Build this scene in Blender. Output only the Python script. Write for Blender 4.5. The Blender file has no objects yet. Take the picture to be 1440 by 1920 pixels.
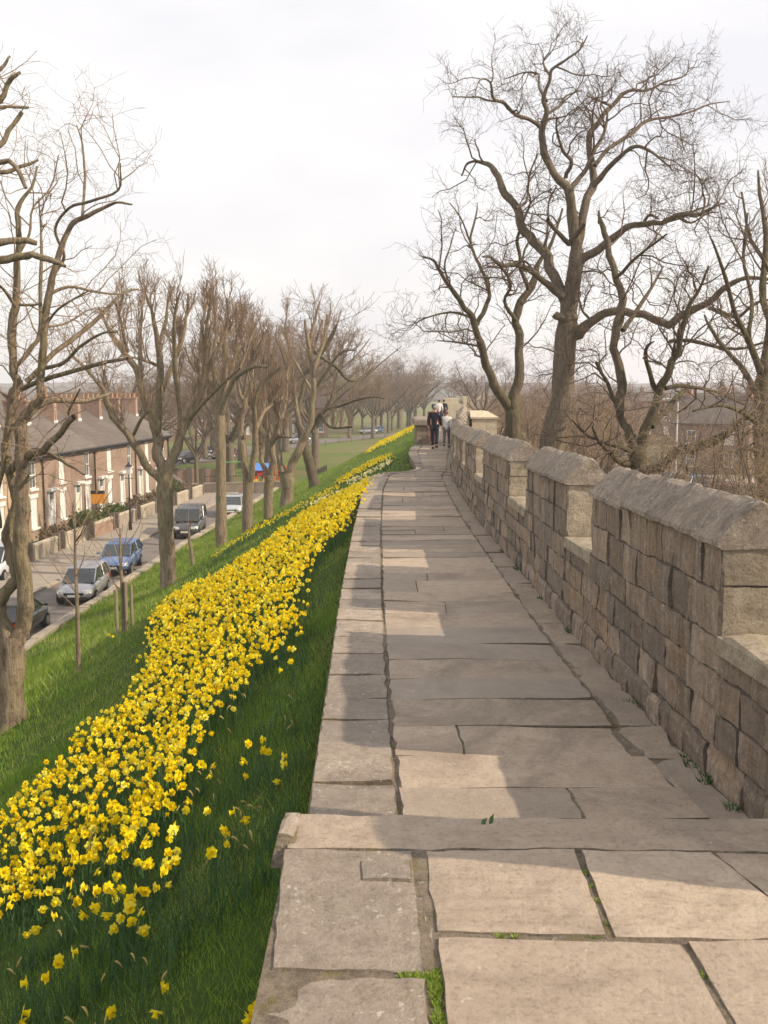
import bpy, math, random
import numpy as np
from mathutils import Vector, Matrix, noise as mnoise
SC = bpy.context.scene
COL = SC.collection
RNG = random.Random(7)
NR = np.random.default_rng(11)
PI = math.pi

# ------------------------------------------------------------------ camera numbers
FPX = 1900.0; CAM_H = 1.65; PITCH = math.atan(232 / 1900.0)
CP, SP = math.cos(PITCH), math.sin(PITCH)
def ray(x, y):
    a = (x - 720) / FPX; b = (960 - y) / FPX
    return np.array([a, CP + b * SP, -SP + b * CP])
def at(x, y, Y):
    d = ray(x, y); t = Y / d[1]
    return d * t + np.array([0, 0, CAM_H])
def smooth(a, b, x):
    t = np.clip((x - a) / (b - a), 0, 1); return t * t * (3 - 2 * t)

# ------------------------------------------------------------------ terrain and wall lines
XE = np.array([(-30, 0), (-10, -.3), (2.5, -.33), (3.5, -.38), (5.7, -.44), (8, -.47), (12, -.52), (17, -.54), (24.5, -.52), (27, -.42), (29.3, -.31), (29.9, .0), (30.6, .72), (31.3, .98), (32.5, 1.02), (34.3, 1.0), (39.7, .95), (43, 1.1), (46, 1.35), (54, 2.2), (60, 2.7), (75, 3.4), (88, 4.2), (150, 9), (300, 25), (700, 70)])
XV = np.array([(-30, -14.8), (20, -13.3), (34.6, -12.7), (58, -11.8), (92, -9.8), (100, -7), (150, -1.6), (215, 4.5), (300, 12), (700, 55)])
PRO = np.array([(0, -1.12), (.36, -3.55), (.74, -6.3), (.85, -6.9), (.97, -7.35), (1, -7.5)])
XWP = np.array([(-5, 2.3), (3, 2.22), (4.5, 2.13), (6.03, 2.04), (8, 1.955), (9.3, 1.92), (10.45, 1.89), (13.2, 1.86), (14.9, 1.84), (18.4, 1.80), (20, 1.79), (24, 1.84), (28.2, 1.93), (32, 2.12), (36, 2.42), (40, 2.75), (46, 3.3), (54, 4.0), (60, 4.5), (75, 5.3), (88, 6.2), (150, 11), (300, 27), (700, 72)])
ZEP = np.array([(3, .72), (9.3, .69), (13, .63), (18.4, .57), (23, .48), (27, .42), (30, .38), (45, .36), (90, .36)])
ROADZ = -7.65
def xe(Y): return np.interp(Y, XE[:, 0], XE[:, 1])
def xv(Y): return np.interp(Y, XV[:, 0], XV[:, 1])
def xw(Y): return np.interp(Y, XWP[:, 0], XWP[:, 1])
def zeave(Y): return np.interp(Y, ZEP[:, 0], ZEP[:, 1])
def zsill(Y): return zeave(Y) - .57
def zwalk(Y): return np.maximum(-.745 - .004 * (np.asarray(Y, float) - 5.5), -.96)
def zbank(X, Y):
    a, b = xe(Y), xv(Y); u = (a - X) / (a - b)
    z = np.interp(u, PRO[:, 0], PRO[:, 1])
    return np.where(u > 1, -7.7, z)
def zright(X, Y):
    w = xw(Y) + .55
    return np.interp(X - w, [0, 2, 9, 14, 16], [-2.6, -3.4, -6.6, -7.6, -7.7])
def zter(X, Y):
    return np.where(X < xe(Y), zbank(X, Y), np.where(X > xw(Y) + .3, zright(X, Y), -1.6))

# ------------------------------------------------------------------ object helpers
def tag(o, label=None, cat=None, group=None, kind=None):
    if label: o['label'] = label
    if cat: o['category'] = cat
    if group: o['group'] = group
    if kind: o['kind'] = kind
    return o
def empty(name, loc=(0, 0, 0), rz=0, label=None, cat=None, group=None):
    o = bpy.data.objects.new(name, None); COL.objects.link(o)
    o.location = loc; o.rotation_euler = (0, 0, rz); o.empty_display_size = .2
    return tag(o, label, cat, group)
def link_mesh(name, me, mat, parent=None, loc=None):
    o = bpy.data.objects.new(name, me); COL.objects.link(o)
    for m in (mat if isinstance(mat, (list, tuple)) else [mat]): me.materials.append(m)
    if parent: o.parent = parent
    if loc is not None: o.location = loc
    return o
def np_mesh(name, V, F, tone=None, smooth_=False, mats=None):
    """V (n,3); F list of arrays (m,3)/(m,4) of indices."""
    me = bpy.data.meshes.new(name)
    V = np.asarray(V, np.float32)
    Fs = F if isinstance(F, list) else [F]
    Fs = [np.asarray(f, np.int32) for f in Fs if len(f)]
    me.vertices.add(len(V)); me.vertices.foreach_set('co', V.ravel())
    tot = sum(f.size for f in Fs); npol = sum(len(f) for f in Fs)
    me.loops.add(tot); me.polygons.add(npol)
    me.loops.foreach_set('vertex_index', np.concatenate([f.ravel() for f in Fs]))
    st = []; k = 0
    for f in Fs:
        st.append(np.arange(len(f), dtype=np.int32) * f.shape[1] + k); k += f.size
    me.polygons.foreach_set('loop_start', np.concatenate(st))
    me.polygons.foreach_set('use_smooth', np.full(npol, smooth_))
    if mats is not None: me.polygons.foreach_set('material_index', np.asarray(mats, np.int32))
    me.update(calc_edges=True)
    if tone is not None:
        at_ = me.attributes.new('tone', 'FLOAT', 'POINT')
        at_.data.foreach_set('value', np.asarray(tone, np.float32))
    return me
class MB:
    def __init__(s): s.v = []; s.f = []; s.m = []; s.t = []; s.tv = .5; s.mi = 0; s.ring = None
    def add(s, vs, fs):
        n = len(s.v); s.v += [tuple(map(float, v)) for v in vs]; s.t += [s.tv] * len(vs)
        for f in fs: s.f.append(tuple(n + i for i in f)); s.m.append(s.mi)
        return s
    def box(s, a, b, jit=0):
        (x0, y0, z0), (x1, y1, z1) = a, b
        vs = [(x0, y0, z0), (x1, y0, z0), (x1, y1, z0), (x0, y1, z0), (x0, y0, z1), (x1, y0, z1), (x1, y1, z1), (x0, y1, z1)]
        if jit: vs = [tuple(c + RNG.uniform(-jit, jit) for c in v) for v in vs]
        return s.add(vs, [(0, 3, 2, 1), (4, 5, 6, 7), (0, 1, 5, 4), (1, 2, 6, 5), (2, 3, 7, 6), (3, 0, 4, 7)])
    def tube(s, pts, rad, k=8, cap=True):
        pts = [Vector(p) for p in pts]; n = len(pts)
        if not hasattr(rad, '__len__'): rad = [rad] * n
        vs = []; fs = []; prev = None
        for i, p in enumerate(pts):
            d = (pts[min(i + 1, n - 1)] - pts[max(i - 1, 0)]).normalized()
            if prev is None:
                a = d.cross(Vector((0, 0, 1)) if abs(d.z) < .9 else Vector((1, 0, 0))).normalized()
            else:
                a = (prev - d * prev.dot(d)).normalized()
            prev = a; b = d.cross(a)
            for j in range(k):
                t = 2 * PI * j / k; vs.append(p + (a * math.cos(t) + b * math.sin(t)) * rad[i])
        for i in range(n - 1):
            for j in range(k):
                fs.append((i * k + j, i * k + (j + 1) % k, (i + 1) * k + (j + 1) % k, (i + 1) * k + j))
        if cap: fs += [tuple(range(k))[::-1], tuple((n - 1) * k + j for j in range(k))]
        return s.add(vs, fs)
    def loft(s, rings, closed=True, cap=True):
        k = len(rings[0]); vs = [v for r in rings for v in r]; fs = []
        for i in range(len(rings) - 1):
            for j in range(k if closed else k - 1):
                fs.append((i * k + j, i * k + (j + 1) % k, (i + 1) * k + (j + 1) % k, (i + 1) * k + j))
        if cap: fs += [tuple(range(k))[::-1], tuple((len(rings) - 1) * k + j for j in range(k))]
        return s.add(vs, fs)
    def ball(s, c, r, nu=10, nv=7):
        if not hasattr(r, '__len__'): r = (r, r, r)
        rings = []
        for i in range(nv + 1):
            a = PI * i / nv
            rings.append([(c[0] + r[0] * max(math.sin(a), .02) * math.cos(2 * PI * j / nu), c[1] + r[1] * max(math.sin(a), .02) * math.sin(2 * PI * j / nu), c[2] - r[2] * math.cos(a)) for j in range(nu)])
        return s.loft(rings)
    def build(s, name, mat, parent=None, smooth_=False, bevel=0):
        me = bpy.data.meshes.new(name); me.from_pydata(s.v, [], s.f); me.update()
        me.polygons.foreach_set('material_index', s.m)
        me.polygons.foreach_set('use_smooth', [smooth_] * len(s.f))
        a = me.attributes.new('tone', 'FLOAT', 'POINT'); a.data.foreach_set('value', s.t)
        o = link_mesh(name, me, mat, parent)
        if bevel:
            b = o.modifiers.new('bevel', 'BEVEL'); b.width = bevel; b.segments = 2; b.limit_method = 'ANGLE'
        return o

# ------------------------------------------------------------------ materials
def rgb(c): return (c[0], c[1], c[2], 1)
class NT:
    def __init__(s, name):
        s.m = bpy.data.materials.new(name); s.m.use_nodes = True; s.t = s.m.node_tree; s.n = s.t.nodes; s.l = s.t.links
        s.b = s.n['Principled BSDF']
    def node(s, typ, **kw):
        n = s.n.new(typ)
        for k, v in kw.items(): setattr(n, k, v)
        return n
    def set(s, sock, v):
        if hasattr(v, 'node'): s.l.new(v, sock)
        else: sock.default_value = v
    def noise(s, scale, detail=4, rough=.6, vec=None, dist=0):
        n = s.node('ShaderNodeTexNoise'); n.inputs['Scale'].default_value = scale
        n.inputs['Detail'].default_value = detail; n.inputs['Roughness'].default_value = rough; n.inputs['Distortion'].default_value = dist
        s.l.new(vec if vec is not None else s.obj(), n.inputs['Vector']); return n.outputs['Fac']
    def obj(s):
        if not hasattr(s, '_o'): s._o = s.node('ShaderNodeTexCoord').outputs['Object']
        return s._o
    def map(s, scale=(1, 1, 1), rot=(0, 0, 0)):
        m = s.node('ShaderNodeMapping'); m.inputs['Scale'].default_value = scale; m.inputs['Rotation'].default_value = rot
        s.l.new(s.obj(), m.inputs['Vector']); return m.outputs[0]
    def ramp(s, fac, stops):
        r = s.node('ShaderNodeValToRGB'); e = r.color_ramp.elements
        while len(e) < len(stops): e.new(.5)
        for el, (p, c) in zip(e, stops): el.position = p; el.color = rgb(c) if hasattr(c, '__len__') else (c, c, c, 1)
        s.l.new(fac, r.inputs['Fac']); return r.outputs['Color']
    def mix(s, fac, a, b, typ='MIX'):
        m = s.node('ShaderNodeMix', data_type='RGBA', blend_type=typ)
        s.set(m.inputs[0], fac)
        s.set(m.inputs[6], rgb(a) if isinstance(a, tuple) else a); s.set(m.inputs[7], rgb(b) if isinstance(b, tuple) else b)
        return m.outputs[2]
    def math(s, op, a, b=0.0):
        m = s.node('ShaderNodeMath', operation=op); s.set(m.inputs[0], a); s.set(m.inputs[1], b); return m.outputs[0]
    def attr(s, name='tone'):
        return s.node('ShaderNodeAttribute', attribute_name=name).outputs['Fac']
    def rand(s): return s.node('ShaderNodeObjectInfo').outputs['Random']
    def bump(s, h, strength=.4, dist=.02):
        b = s.node('ShaderNodeBump'); b.inputs['Strength'].default_value = strength; b.inputs['Distance'].default_value = dist
        s.l.new(h, b.inputs['Height'])
        s.l.new(b.outputs[0], s.b.inputs['Normal'])
    def out(s, col, rough=.85, spec=.3, metal=0):
        s.set(s.b.inputs['Base Color'], rgb(col) if isinstance(col, tuple) else col)
        s.set(s.b.inputs['Roughness'], rough); s.b.inputs['Specular IOR Level'].default_value = spec; s.b.inputs['Metallic'].default_value = metal
        return s.m
def tonefac(n, lo, hi):
    return n.math('ADD', n.math('MULTIPLY', n.attr(), hi - lo), lo)
def scol(n, f):
    c = n.node('ShaderNodeCombineXYZ')
    for i in range(3): n.l.new(f, c.inputs[i])
    return c.outputs[0]
def stone_mat(name, c1, c2, c3, spots=.62, streak=True, spotcol=(.5, .47, .4), lo=.72, hi=1.2, bump=.5, moss=0, sc=1.0, stain=.35, con=1.0, hue=.3):
    n = NT(name)
    a = n.noise(2.2 * sc, 6, .65); b = n.noise(11 * sc, 7, .75); g = n.noise(55 * sc, 5, .75)
    col = n.mix(n.ramp(a, [(.32, 0), (.68, 1)]), c1, c2)
    col = n.mix(n.ramp(b, [(.42, 0), (.66, 1)]), col, c3)
    if streak:
        st = n.noise(1.0, 6, .7, n.map((11, 11, .9)), .6)
        col = n.mix(n.math('MULTIPLY', n.ramp(st, [(.46, 0), (.62, 1)]), .6), col, (c1[0] * .42, c1[1] * .40, c1[2] * .38))
        st2 = n.noise(1.0, 5, .7, n.map((17, 17, 1.6)), .8)
        col = n.mix(n.math('MULTIPLY', n.ramp(st2, [(.55, 0), (.66, 1)]), .5), col, spotcol)
        warm = n.noise(1.7, 3, .5); col = n.mix(n.math('MULTIPLY', n.ramp(warm, [(.52, 0), (.66, 1)]), .3), col, (.36, .235, .12))
    if stain:
        sn = n.noise(1.1 * sc, 7, .72, None, 1.2); col = n.mix(n.math('MULTIPLY', n.ramp(sn, [(.5, 0), (.62, 1)]), stain), col, (c3[0] * .55, c3[1] * .55, c3[2] * .56))
    col = n.mix(1.0, col, scol(n, tonefac(n, lo, hi)), 'MULTIPLY')
    gr = n.ramp(g, [(.3, 1 - .42 * con), (.5, 1), (.72, 1 + .0)]); col = n.mix(1.0, col, gr, 'MULTIPLY')
    col = n.mix(n.math('MULTIPLY', n.ramp(n.attr(), [(.1, 1), (.5, 0)]), hue), col, n.mix(n.ramp(a, [(.3, 0), (.7, 1)]), (c1[1] * .98, c1[1] * .86, c1[1] * .74), (c1[1] * 1.2, c1[1] * 1.05, c1[1] * .9)))
    pit = n.noise(22 * sc, 8, .8, None, .4); col = n.mix(n.math('MULTIPLY', n.ramp(pit, [(.27, 1), (.36, 0)]), .75), col, (c3[0] * .4, c3[1] * .38, c3[2] * .36))
    sp = n.noise(30 * sc, 4, .65); big = n.noise(3.1, 4, .6)
    spf = n.math('MULTIPLY', n.ramp(sp, [(spots, 0), (spots + .04, 1)]), n.ramp(big, [(.42, .15), (.6, 1)]))
    col = n.mix(n.math('MULTIPLY', spf, .8), col, spotcol)
    if moss:
        mo = n.noise(6, 5, .7); col = n.mix(n.math('MULTIPLY', n.ramp(mo, [(.54, 0), (.66, 1)]), moss), col, (.17, .14, .03))
    h = n.math('ADD', n.noise(14 * sc, 8, .75), n.math('MULTIPLY', g, .7))
    n.bump(h, bump, .025)
    return n.out(col, .92, .2)
def plain(name, col, rough=.6, spec=.4, metal=0, var=.15, sc=8.0, bump=0):
    n = NT(name)
    f = n.noise(sc, 4, .6)
    c = n.mix(n.ramp(f, [(.3, 0), (.7, 1)]), tuple(x * (1 - var) for x in col), tuple(min(1, x * (1 + var)) for x in col))
    if bump: n.bump(n.noise(sc * 4, 5, .6), bump, .01)
    return n.out(c, rough, spec, metal)
M = {}
M['wall'] = stone_mat('wall_stone', (.335, .258, .192), (.44, .348, .262), (.25, .188, .14), lo=.66, hi=1.25, bump=1.0, moss=.2, spots=.60, spotcol=(.52, .47, .40))
M['end'] = stone_mat('merlon_stone', (.41, .34, .25), (.49, .42, .32), (.31, .25, .18), streak=False, lo=.85, hi=1.15, moss=.3, bump=1.0, stain=.45, con=1.2)
M['coping'] = stone_mat('coping_stone', (.33, .27, .215), (.43, .36, .29), (.23, .183, .145), lo=.85, hi=1.12, streak=False, spots=.58, spotcol=(.58, .54, .47), bump=1.0, moss=.12, stain=.5)
M['mortar'] = stone_mat('mortar', (.19, .15, .118), (.25, .20, .155), (.12, .095, .075), streak=False, bump=.8)
M['flag'] = stone_mat('flagstone', (.385, .308, .236), (.445, .363, .278), (.34, .266, .202), streak=False, spots=.66, lo=.68, hi=1.14, bump=.45, sc=.8, stain=.5, con=.8, hue=.6)
M['kerb'] = stone_mat('kerb_stone', (.36, .295, .24), (.42, .355, .285), (.28, .225, .18), streak=False, spots=.60, lo=.76, hi=1.15, bump=.8, moss=.15, stain=.4, spotcol=(.56, .52, .44), con=.8)
M['joint'] = stone_mat('joint_soil', (.26, .21, .155), (.34, .28, .21), (.17, .135, .10), streak=False, bump=1.0, moss=.6)
M['far'] = stone_mat('pale_limestone', (.56, .48, .35), (.62, .54, .40), (.46, .39, .28), streak=False, moss=.25)
def grass_mat(name, cs, sc=1.0, yellow=0):
    n = NT(name)
    a = n.noise(.9 * sc, 5, .6); b = n.noise(9 * sc, 6, .7); c = n.noise(60 * sc, 4, .7)
    col = n.mix(n.ramp(a, [(.3, 0), (.7, 1)]), cs[0], cs[1])
    col = n.mix(n.ramp(b, [(.4, 0), (.75, 1)]), col, cs[2])
    col = n.mix(n.math('MULTIPLY', n.ramp(c, [(.45, 0), (.7, 1)]), .5), col, cs[3])
    n.bump(n.math('ADD', n.math('MULTIPLY', b, .6), c), .9, .05)
    return n.out(col, .95, .1)
M['grass'] = grass_mat('bank_grass', [(.045, .085, .014), (.065, .115, .018), (.035, .065, .012), (.09, .14, .03)])
def blade_mat(name, c1, c2, c3, trans=.25):
    n = NT(name)
    t = n.attr()
    col = n.ramp(t, [(0, c1), (.55, c2), (1, c3)])
    n.out(col, .7, .15)
    tr = n.node('ShaderNodeBsdfTranslucent'); n.l.new(col, tr.inputs['Color'])
    mx = n.node('ShaderNodeMixShader'); mx.inputs[0].default_value = trans
    n.l.new(n.b.outputs[0], mx.inputs[1]); n.l.new(tr.outputs[0], mx.inputs[2])
    n.l.new(mx.outputs[0], n.n['Material Output'].inputs['Surface'])
    return n.m
M['blade'] = blade_mat('grass_blade', (.135, .235, .028), (.215, .335, .046), (.40, .42, .14))
M['verge'] = blade_mat('verge_blade', (.15, .235, .025), (.24, .345, .042), (.42, .42, .16))
M['leaf'] = blade_mat('daffodil_leaf', (.05, .105, .038), (.075, .15, .055), (.11, .19, .075))
M['petal'] = blade_mat('daffodil_petal', (.84, .61, .008), (.90, .74, .016), (.92, .86, .16), .35)
M['trumpet'] = blade_mat('daffodil_trumpet', (.87, .61, .005), (.89, .69, .008), (.90, .75, .02), .3)
M['white'] = blade_mat('narcissus_petal', (.72, .70, .48), (.80, .78, .62), (.82, .81, .70), .3)
M['withered'] = blade_mat('withered_flower', (.30, .22, .06), (.42, .32, .11), (.5, .4, .16), .1)
def bark_mat(name, c1, c2, green, gf=.5):
    n = NT(name)
    a = n.noise(2.0, 5, .6, n.map((3, 3, .6))); b = n.noise(1.0, 6, .7, n.map((16, 16, 2.5)))
    col = n.mix(n.ramp(a, [(.35, 0), (.65, 1)]), c1, c2)
    col = n.mix(n.math('MULTIPLY', n.ramp(n.noise(.8, 3, .6), [(.4, 0), (.65, 1)]), gf), col, green)
    col = n.mix(n.math('MULTIPLY', n.ramp(b, [(.4, 1), (.55, 0)]), .6), col, tuple(x * .4 for x in c1))
    n.bump(n.math('ADD', b, n.math('MULTIPLY', n.noise(7, 6, .7), .8)), 1.0, .07)
    return n.out(col, .95, .1)
M['bark'] = bark_mat('lime_bark', (.27, .205, .145), (.36, .285, .20), (.25, .22, .11), .6)
M['bark2'] = bark_mat('dark_bark', (.135, .105, .075), (.19, .15, .11), (.135, .135, .055), .6)
M['bark3'] = bark_mat('grey_bark', (.185, .145, .108), (.25, .20, .15), (.17, .155, .09), .45)
M['twig'] = plain('lime_twig', (.19, .135, .095), .9, .1, 0, .25, 2)
M['twigred'] = plain('reddish_twig', (.265, .19, .13), .9, .1, 0, .25, 2)
M['twigdark'] = plain('dark_twig', (.135, .10, .072), .9, .1, 0, .25, 2)
M['twigfar'] = plain('distant_twig', (.20, .145, .11), .9, .1, 0, .25, .5)
M['twigolive'] = plain('budding_twig', (.23, .20, .085), .9, .1, 0, .25, .5)
M['drytwig'] = plain('dry_twig', (.27, .205, .135), .9, .1, 0, .3, 3)
M['dry'] = plain('dry_stalk', (.40, .31, .19), .9, .1, 0, .3, 5)

def brick_mat(name, c1, c2, mort, bw=.225, bh=.075, axis='X'):
    n = NT(name)
    br = n.node('ShaderNodeTexBrick'); br.offset = .5
    br.inputs['Scale'].default_value = 1; br.inputs['Brick Width'].default_value = bw; br.inputs['Row Height'].default_value = bh
    br.inputs['Mortar Size'].default_value = .008; br.inputs['Bias'].default_value = .0
    br.inputs['Color1'].default_value = rgb(c1); br.inputs['Color2'].default_value = rgb(c2); br.inputs['Mortar'].default_value = rgb(mort)
    sep = n.node('ShaderNodeSeparateXYZ'); n.l.new(n.obj(), sep.inputs[0])
    cmb = n.node('ShaderNodeCombineXYZ'); n.l.new(n.math('ADD', sep.outputs[0], sep.outputs[1]), cmb.inputs[0]); n.l.new(sep.outputs[2], cmb.inputs[1])
    n.l.new(cmb.outputs[0], br.inputs['Vector'])
    col = n.mix(n.math('MULTIPLY', n.ramp(n.noise(.7, 5, .65), [(.35, 0), (.7, 1)]), .5), br.outputs['Color'], tuple(x * .5 for x in c1))
    col = n.mix(1.0, col, scol(n, n.math('ADD', n.math('MULTIPLY', n.rand(), .4), .8)), 'MULTIPLY')
    return n.out(col, .9, .2)
M['brick'] = brick_mat('brown_brick', (.285, .185, .137), (.34, .228, .17), (.40, .34, .28))
M['brick2'] = brick_mat('buff_brick', (.42, .29, .19), (.48, .34, .22), (.42, .36, .28))
M['redbrick'] = brick_mat('red_brick', (.36, .22, .16), (.42, .27, .20), (.36, .29, .23))
M['slate'] = brick_mat('roof_slate', (.135, .112, .096), (.17, .142, .122), (.10, .09, .08), .3, .2)
M['paint'] = plain('white_paint', (.78, .76, .72), .5, .4, 0, .04)
M['cream'] = plain('cream_paint', (.72, .66, .50), .5, .4, 0, .05)
M['glass'] = plain('window_glass', (.13, .14, .15), .08, .6, 0, .3, 2)
M['curtain'] = plain('curtain', (.74, .72, .67), .8, .2, 0, .15, 6)
M['black'] = plain('black_paint', (.025, .023, .022), .5, .4)
M['pot'] = plain('clay_pot', (.46, .24, .13), .8, .2)
M['asphalt'] = plain('asphalt', (.185, .16, .14), .9, .2, 0, .22, 1.5, .3)
M['pave'] = plain('pavement', (.31, .265, .215), .9, .2, 0, .15, 3, .2)
M['gwall'] = stone_mat('garden_wall_stone', (.42, .36, .28), (.48, .41, .32), (.34, .28, .21), streak=False)
M['rubble'] = stone_mat('dark_rubble_stone', (.20, .165, .135), (.25, .21, .17), (.15, .12, .10), streak=False)
M['tyre'] = plain('tyre', (.02, .02, .02), .8, .2)
M['rim'] = plain('rim', (.5, .5, .5), .35, .5, .8)
M['carglass'] = plain('car_glass', (.035, .04, .045), .05, .6, 0, .2, 2)
M['lamp'] = plain('headlamp', (.75, .75, .74), .15, .6)
M['redlamp'] = plain('tail_lamp', (.45, .02, .015), .25, .5)
M['plate'] = plain('number_plate', (.75, .74, .66), .5, .3)
def paint(name, c, metal=.3):
    n = NT(name); n.out(c, .28, .5, metal)
    n.b.inputs['Coat Weight'].default_value = .6; n.b.inputs['Coat Roughness'].default_value = .08
    n.set(n.b.inputs['Roughness'], n.ramp(n.noise(3, 4, .6), [(.3, .25), (.7, .42)])); return n.m
M['orange'] = plain('orange_board', (.75, .30, .02), .5, .3, 0, .05)
M['red'] = plain('red_plastic', (.62, .03, .02), .4, .4, 0, .05)
M['bluep'] = plain('blue_plastic', (.10, .22, .55), .4, .4, 0, .05)
M['yellowp'] = plain('yellow_plastic', (.80, .60, .04), .4, .4, 0, .05)
M['greenp'] = plain('green_paint', (.12, .42, .10), .4, .4, 0, .05)
M['orangep'] = plain('orange_paint', (.62, .12, .03), .5, .3, 0, .1)
M['wood'] = plain('weathered_wood', (.27, .22, .15), .85, .2, 0, .2, 6)
M['hedge'] = blade_mat('hedge_leaf', (.05, .075, .02), (.09, .12, .03), (.16, .18, .06), .15)
M['hedgebrown'] = blade_mat('bare_hedge', (.12, .08, .05), (.17, .12, .075), (.22, .17, .11), .1)
M['metal'] = plain('galvanised_pole', (.62, .63, .62), .5, .4, .3, .05)
M['skin'] = plain('skin', (.55, .34, .25), .6, .3, 0, .06)
M['navy'] = plain('navy_cloth', (.014, .016, .025), .9, .2, 0, .3)
M['jean'] = plain('dark_jeans', (.018, .022, .035), .9, .2, 0, .3)
M['whitecloth'] = plain('white_cloth', (.72, .70, .66), .9, .2, 0, .05)
M['greycloth'] = plain('grey_trousers', (.17, .16, .17), .9, .2, 0, .15)
M['redcloth'] = plain('rust_cloth', (.24, .055, .045), .9, .2, 0, .15)
M['hairgrey'] = plain('grey_hair', (.28, .25, .23), .8, .2, 0, .2)
M['hairdark'] = plain('dark_hair', (.025, .02, .018), .7, .3, 0, .2)
M['hairbrown'] = plain('auburn_hair', (.20, .10, .06), .7, .3, 0, .2)
M['shoe'] = plain('dark_shoe', (.02, .018, .016), .5, .4)

# ------------------------------------------------------------------ ground sheet
def build_ground():
    Ys = np.concatenate([np.arange(-30, 0, 3), np.arange(0, 30, .5), np.arange(30, 110, 1.0), np.arange(110, 300, 5), np.array([320, 360, 420, 500, 620, 800, 1100, 1600, 2400, 4000])])
    us = np.concatenate([[-60, -30, -14, -7, -4, -2.2, -1.5, -1.15, -1.05, -1.0], -np.linspace(.98, 0, 42)])     # left part, in fractions of the bank
    wr = np.concatenate([[0.0, .35], np.array([.55, .8, 1.2, 1.8, 2.6, 3.5, 5, 7, 9, 11, 13, 15, 17, 20, 26, 36, 60, 120, 260, 600, 1500])])
    rows = []
    for Y in Ys:
        a, b = float(xe(min(Y, 700))), float(xv(min(Y, 700)))
        r = []
        for u in us:
            X = a + u * (a - b)
            if u < -2.2: X = b - (a - b) * (-u - 1) * (1 + max(0, Y - 100) / 120)
            z = float(np.interp(-u, PRO[:, 0], PRO[:, 1])) if -u <= 1 else -7.72
            if -1 < u < -.02: z += .05 * mnoise.noise(Vector((X * .5, Y * .5, 0))) + .03 * mnoise.noise(Vector((X * 1.7, Y * 1.7, 3)))
            r.append((X, Y, z))
        w = float(xw(min(Y, 700)))
        r.append((a + .02, Y, -1.6)); r.append((w + .5, Y, -1.6))
        for d in wr[2:]:
            X = w + d * (1 + max(0, Y - 100) / 400)
            z = float(np.interp(d - .55, [0, 2, 9, 14, 16], [-2.6, -3.4, -6.6, -7.6, -7.72]))
            if 1 < d < 20: z += .15 * mnoise.noise(Vector((X * .3, Y * .3, 5)))
            r.append((X, Y, z))
        rows.append(r)
    V = np.array(rows); n, m = V.shape[:2]
    i, j = np.meshgrid(np.arange(n - 1), np.arange(m - 1), indexing='ij')
    a = i * m + j
    F = np.stack([a, a + 1, a + m + 1, a + m], -1).reshape(-1, 4)
    me = np_mesh('ground', V.reshape(-1, 3), F, smooth_=True)
    n = NT('ground_grass')
    pos = n.node('ShaderNodeSeparateXYZ'); n.l.new(n.obj(), pos.inputs[0])
    b = n.noise(9, 6, .7); a_ = n.noise(.55, 5, .6); c = n.noise(55, 4, .7)
    g = n.mix(n.ramp(a_, [(.3, 0), (.7, 1)]), (.05, .085, .017), (.075, .12, .022))
    g = n.mix(n.ramp(b, [(.4, 0), (.75, 1)]), g, (.045, .085, .014))
    g = n.mix(n.math('MULTIPLY', n.ramp(c, [(.45, 0), (.7, 1)]), .5), g, (.12, .18, .04))
    # flat lawns further off: yellower turf with worn brown patches
    lawn = n.mix(n.ramp(n.noise(.06, 4, .6), [(.42, 0), (.6, 1)]), (.135, .175, .045), (.20, .17, .085))
    lowz = n.math('LESS_THAN', pos.outputs[2], -7.55)
    g = n.mix(lowz, g, lawn)
    # right hand side outside the wall: dry leaf litter and rough grass
    litter = n.mix(n.ramp(n.noise(1.3, 6, .7), [(.35, 0), (.65, 1)]), (.17, .12, .075), (.12, .11, .045))
    litter = n.mix(n.ramp(n.noise(.02, 3, .5), [(.4, 0), (.6, 1)]), litter, (.21, .165, .115))
    rs = n.math('GREATER_THAN', n.math('SUBTRACT', pos.outputs[0], n.math('MULTIPLY', n.math('MAXIMUM', n.math('SUBTRACT', pos.outputs[1], 34.0), 0.0), .085)), 1.2)
    g = n.mix(rs, g, litter)
    n.bump(n.math('ADD', n.math('MULTIPLY', b, .6), c), .9, .05)
    n.out(g, .95, .1)
    tag(link_mesh('ground', me, n.m), kind='structure')
build_ground()

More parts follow.
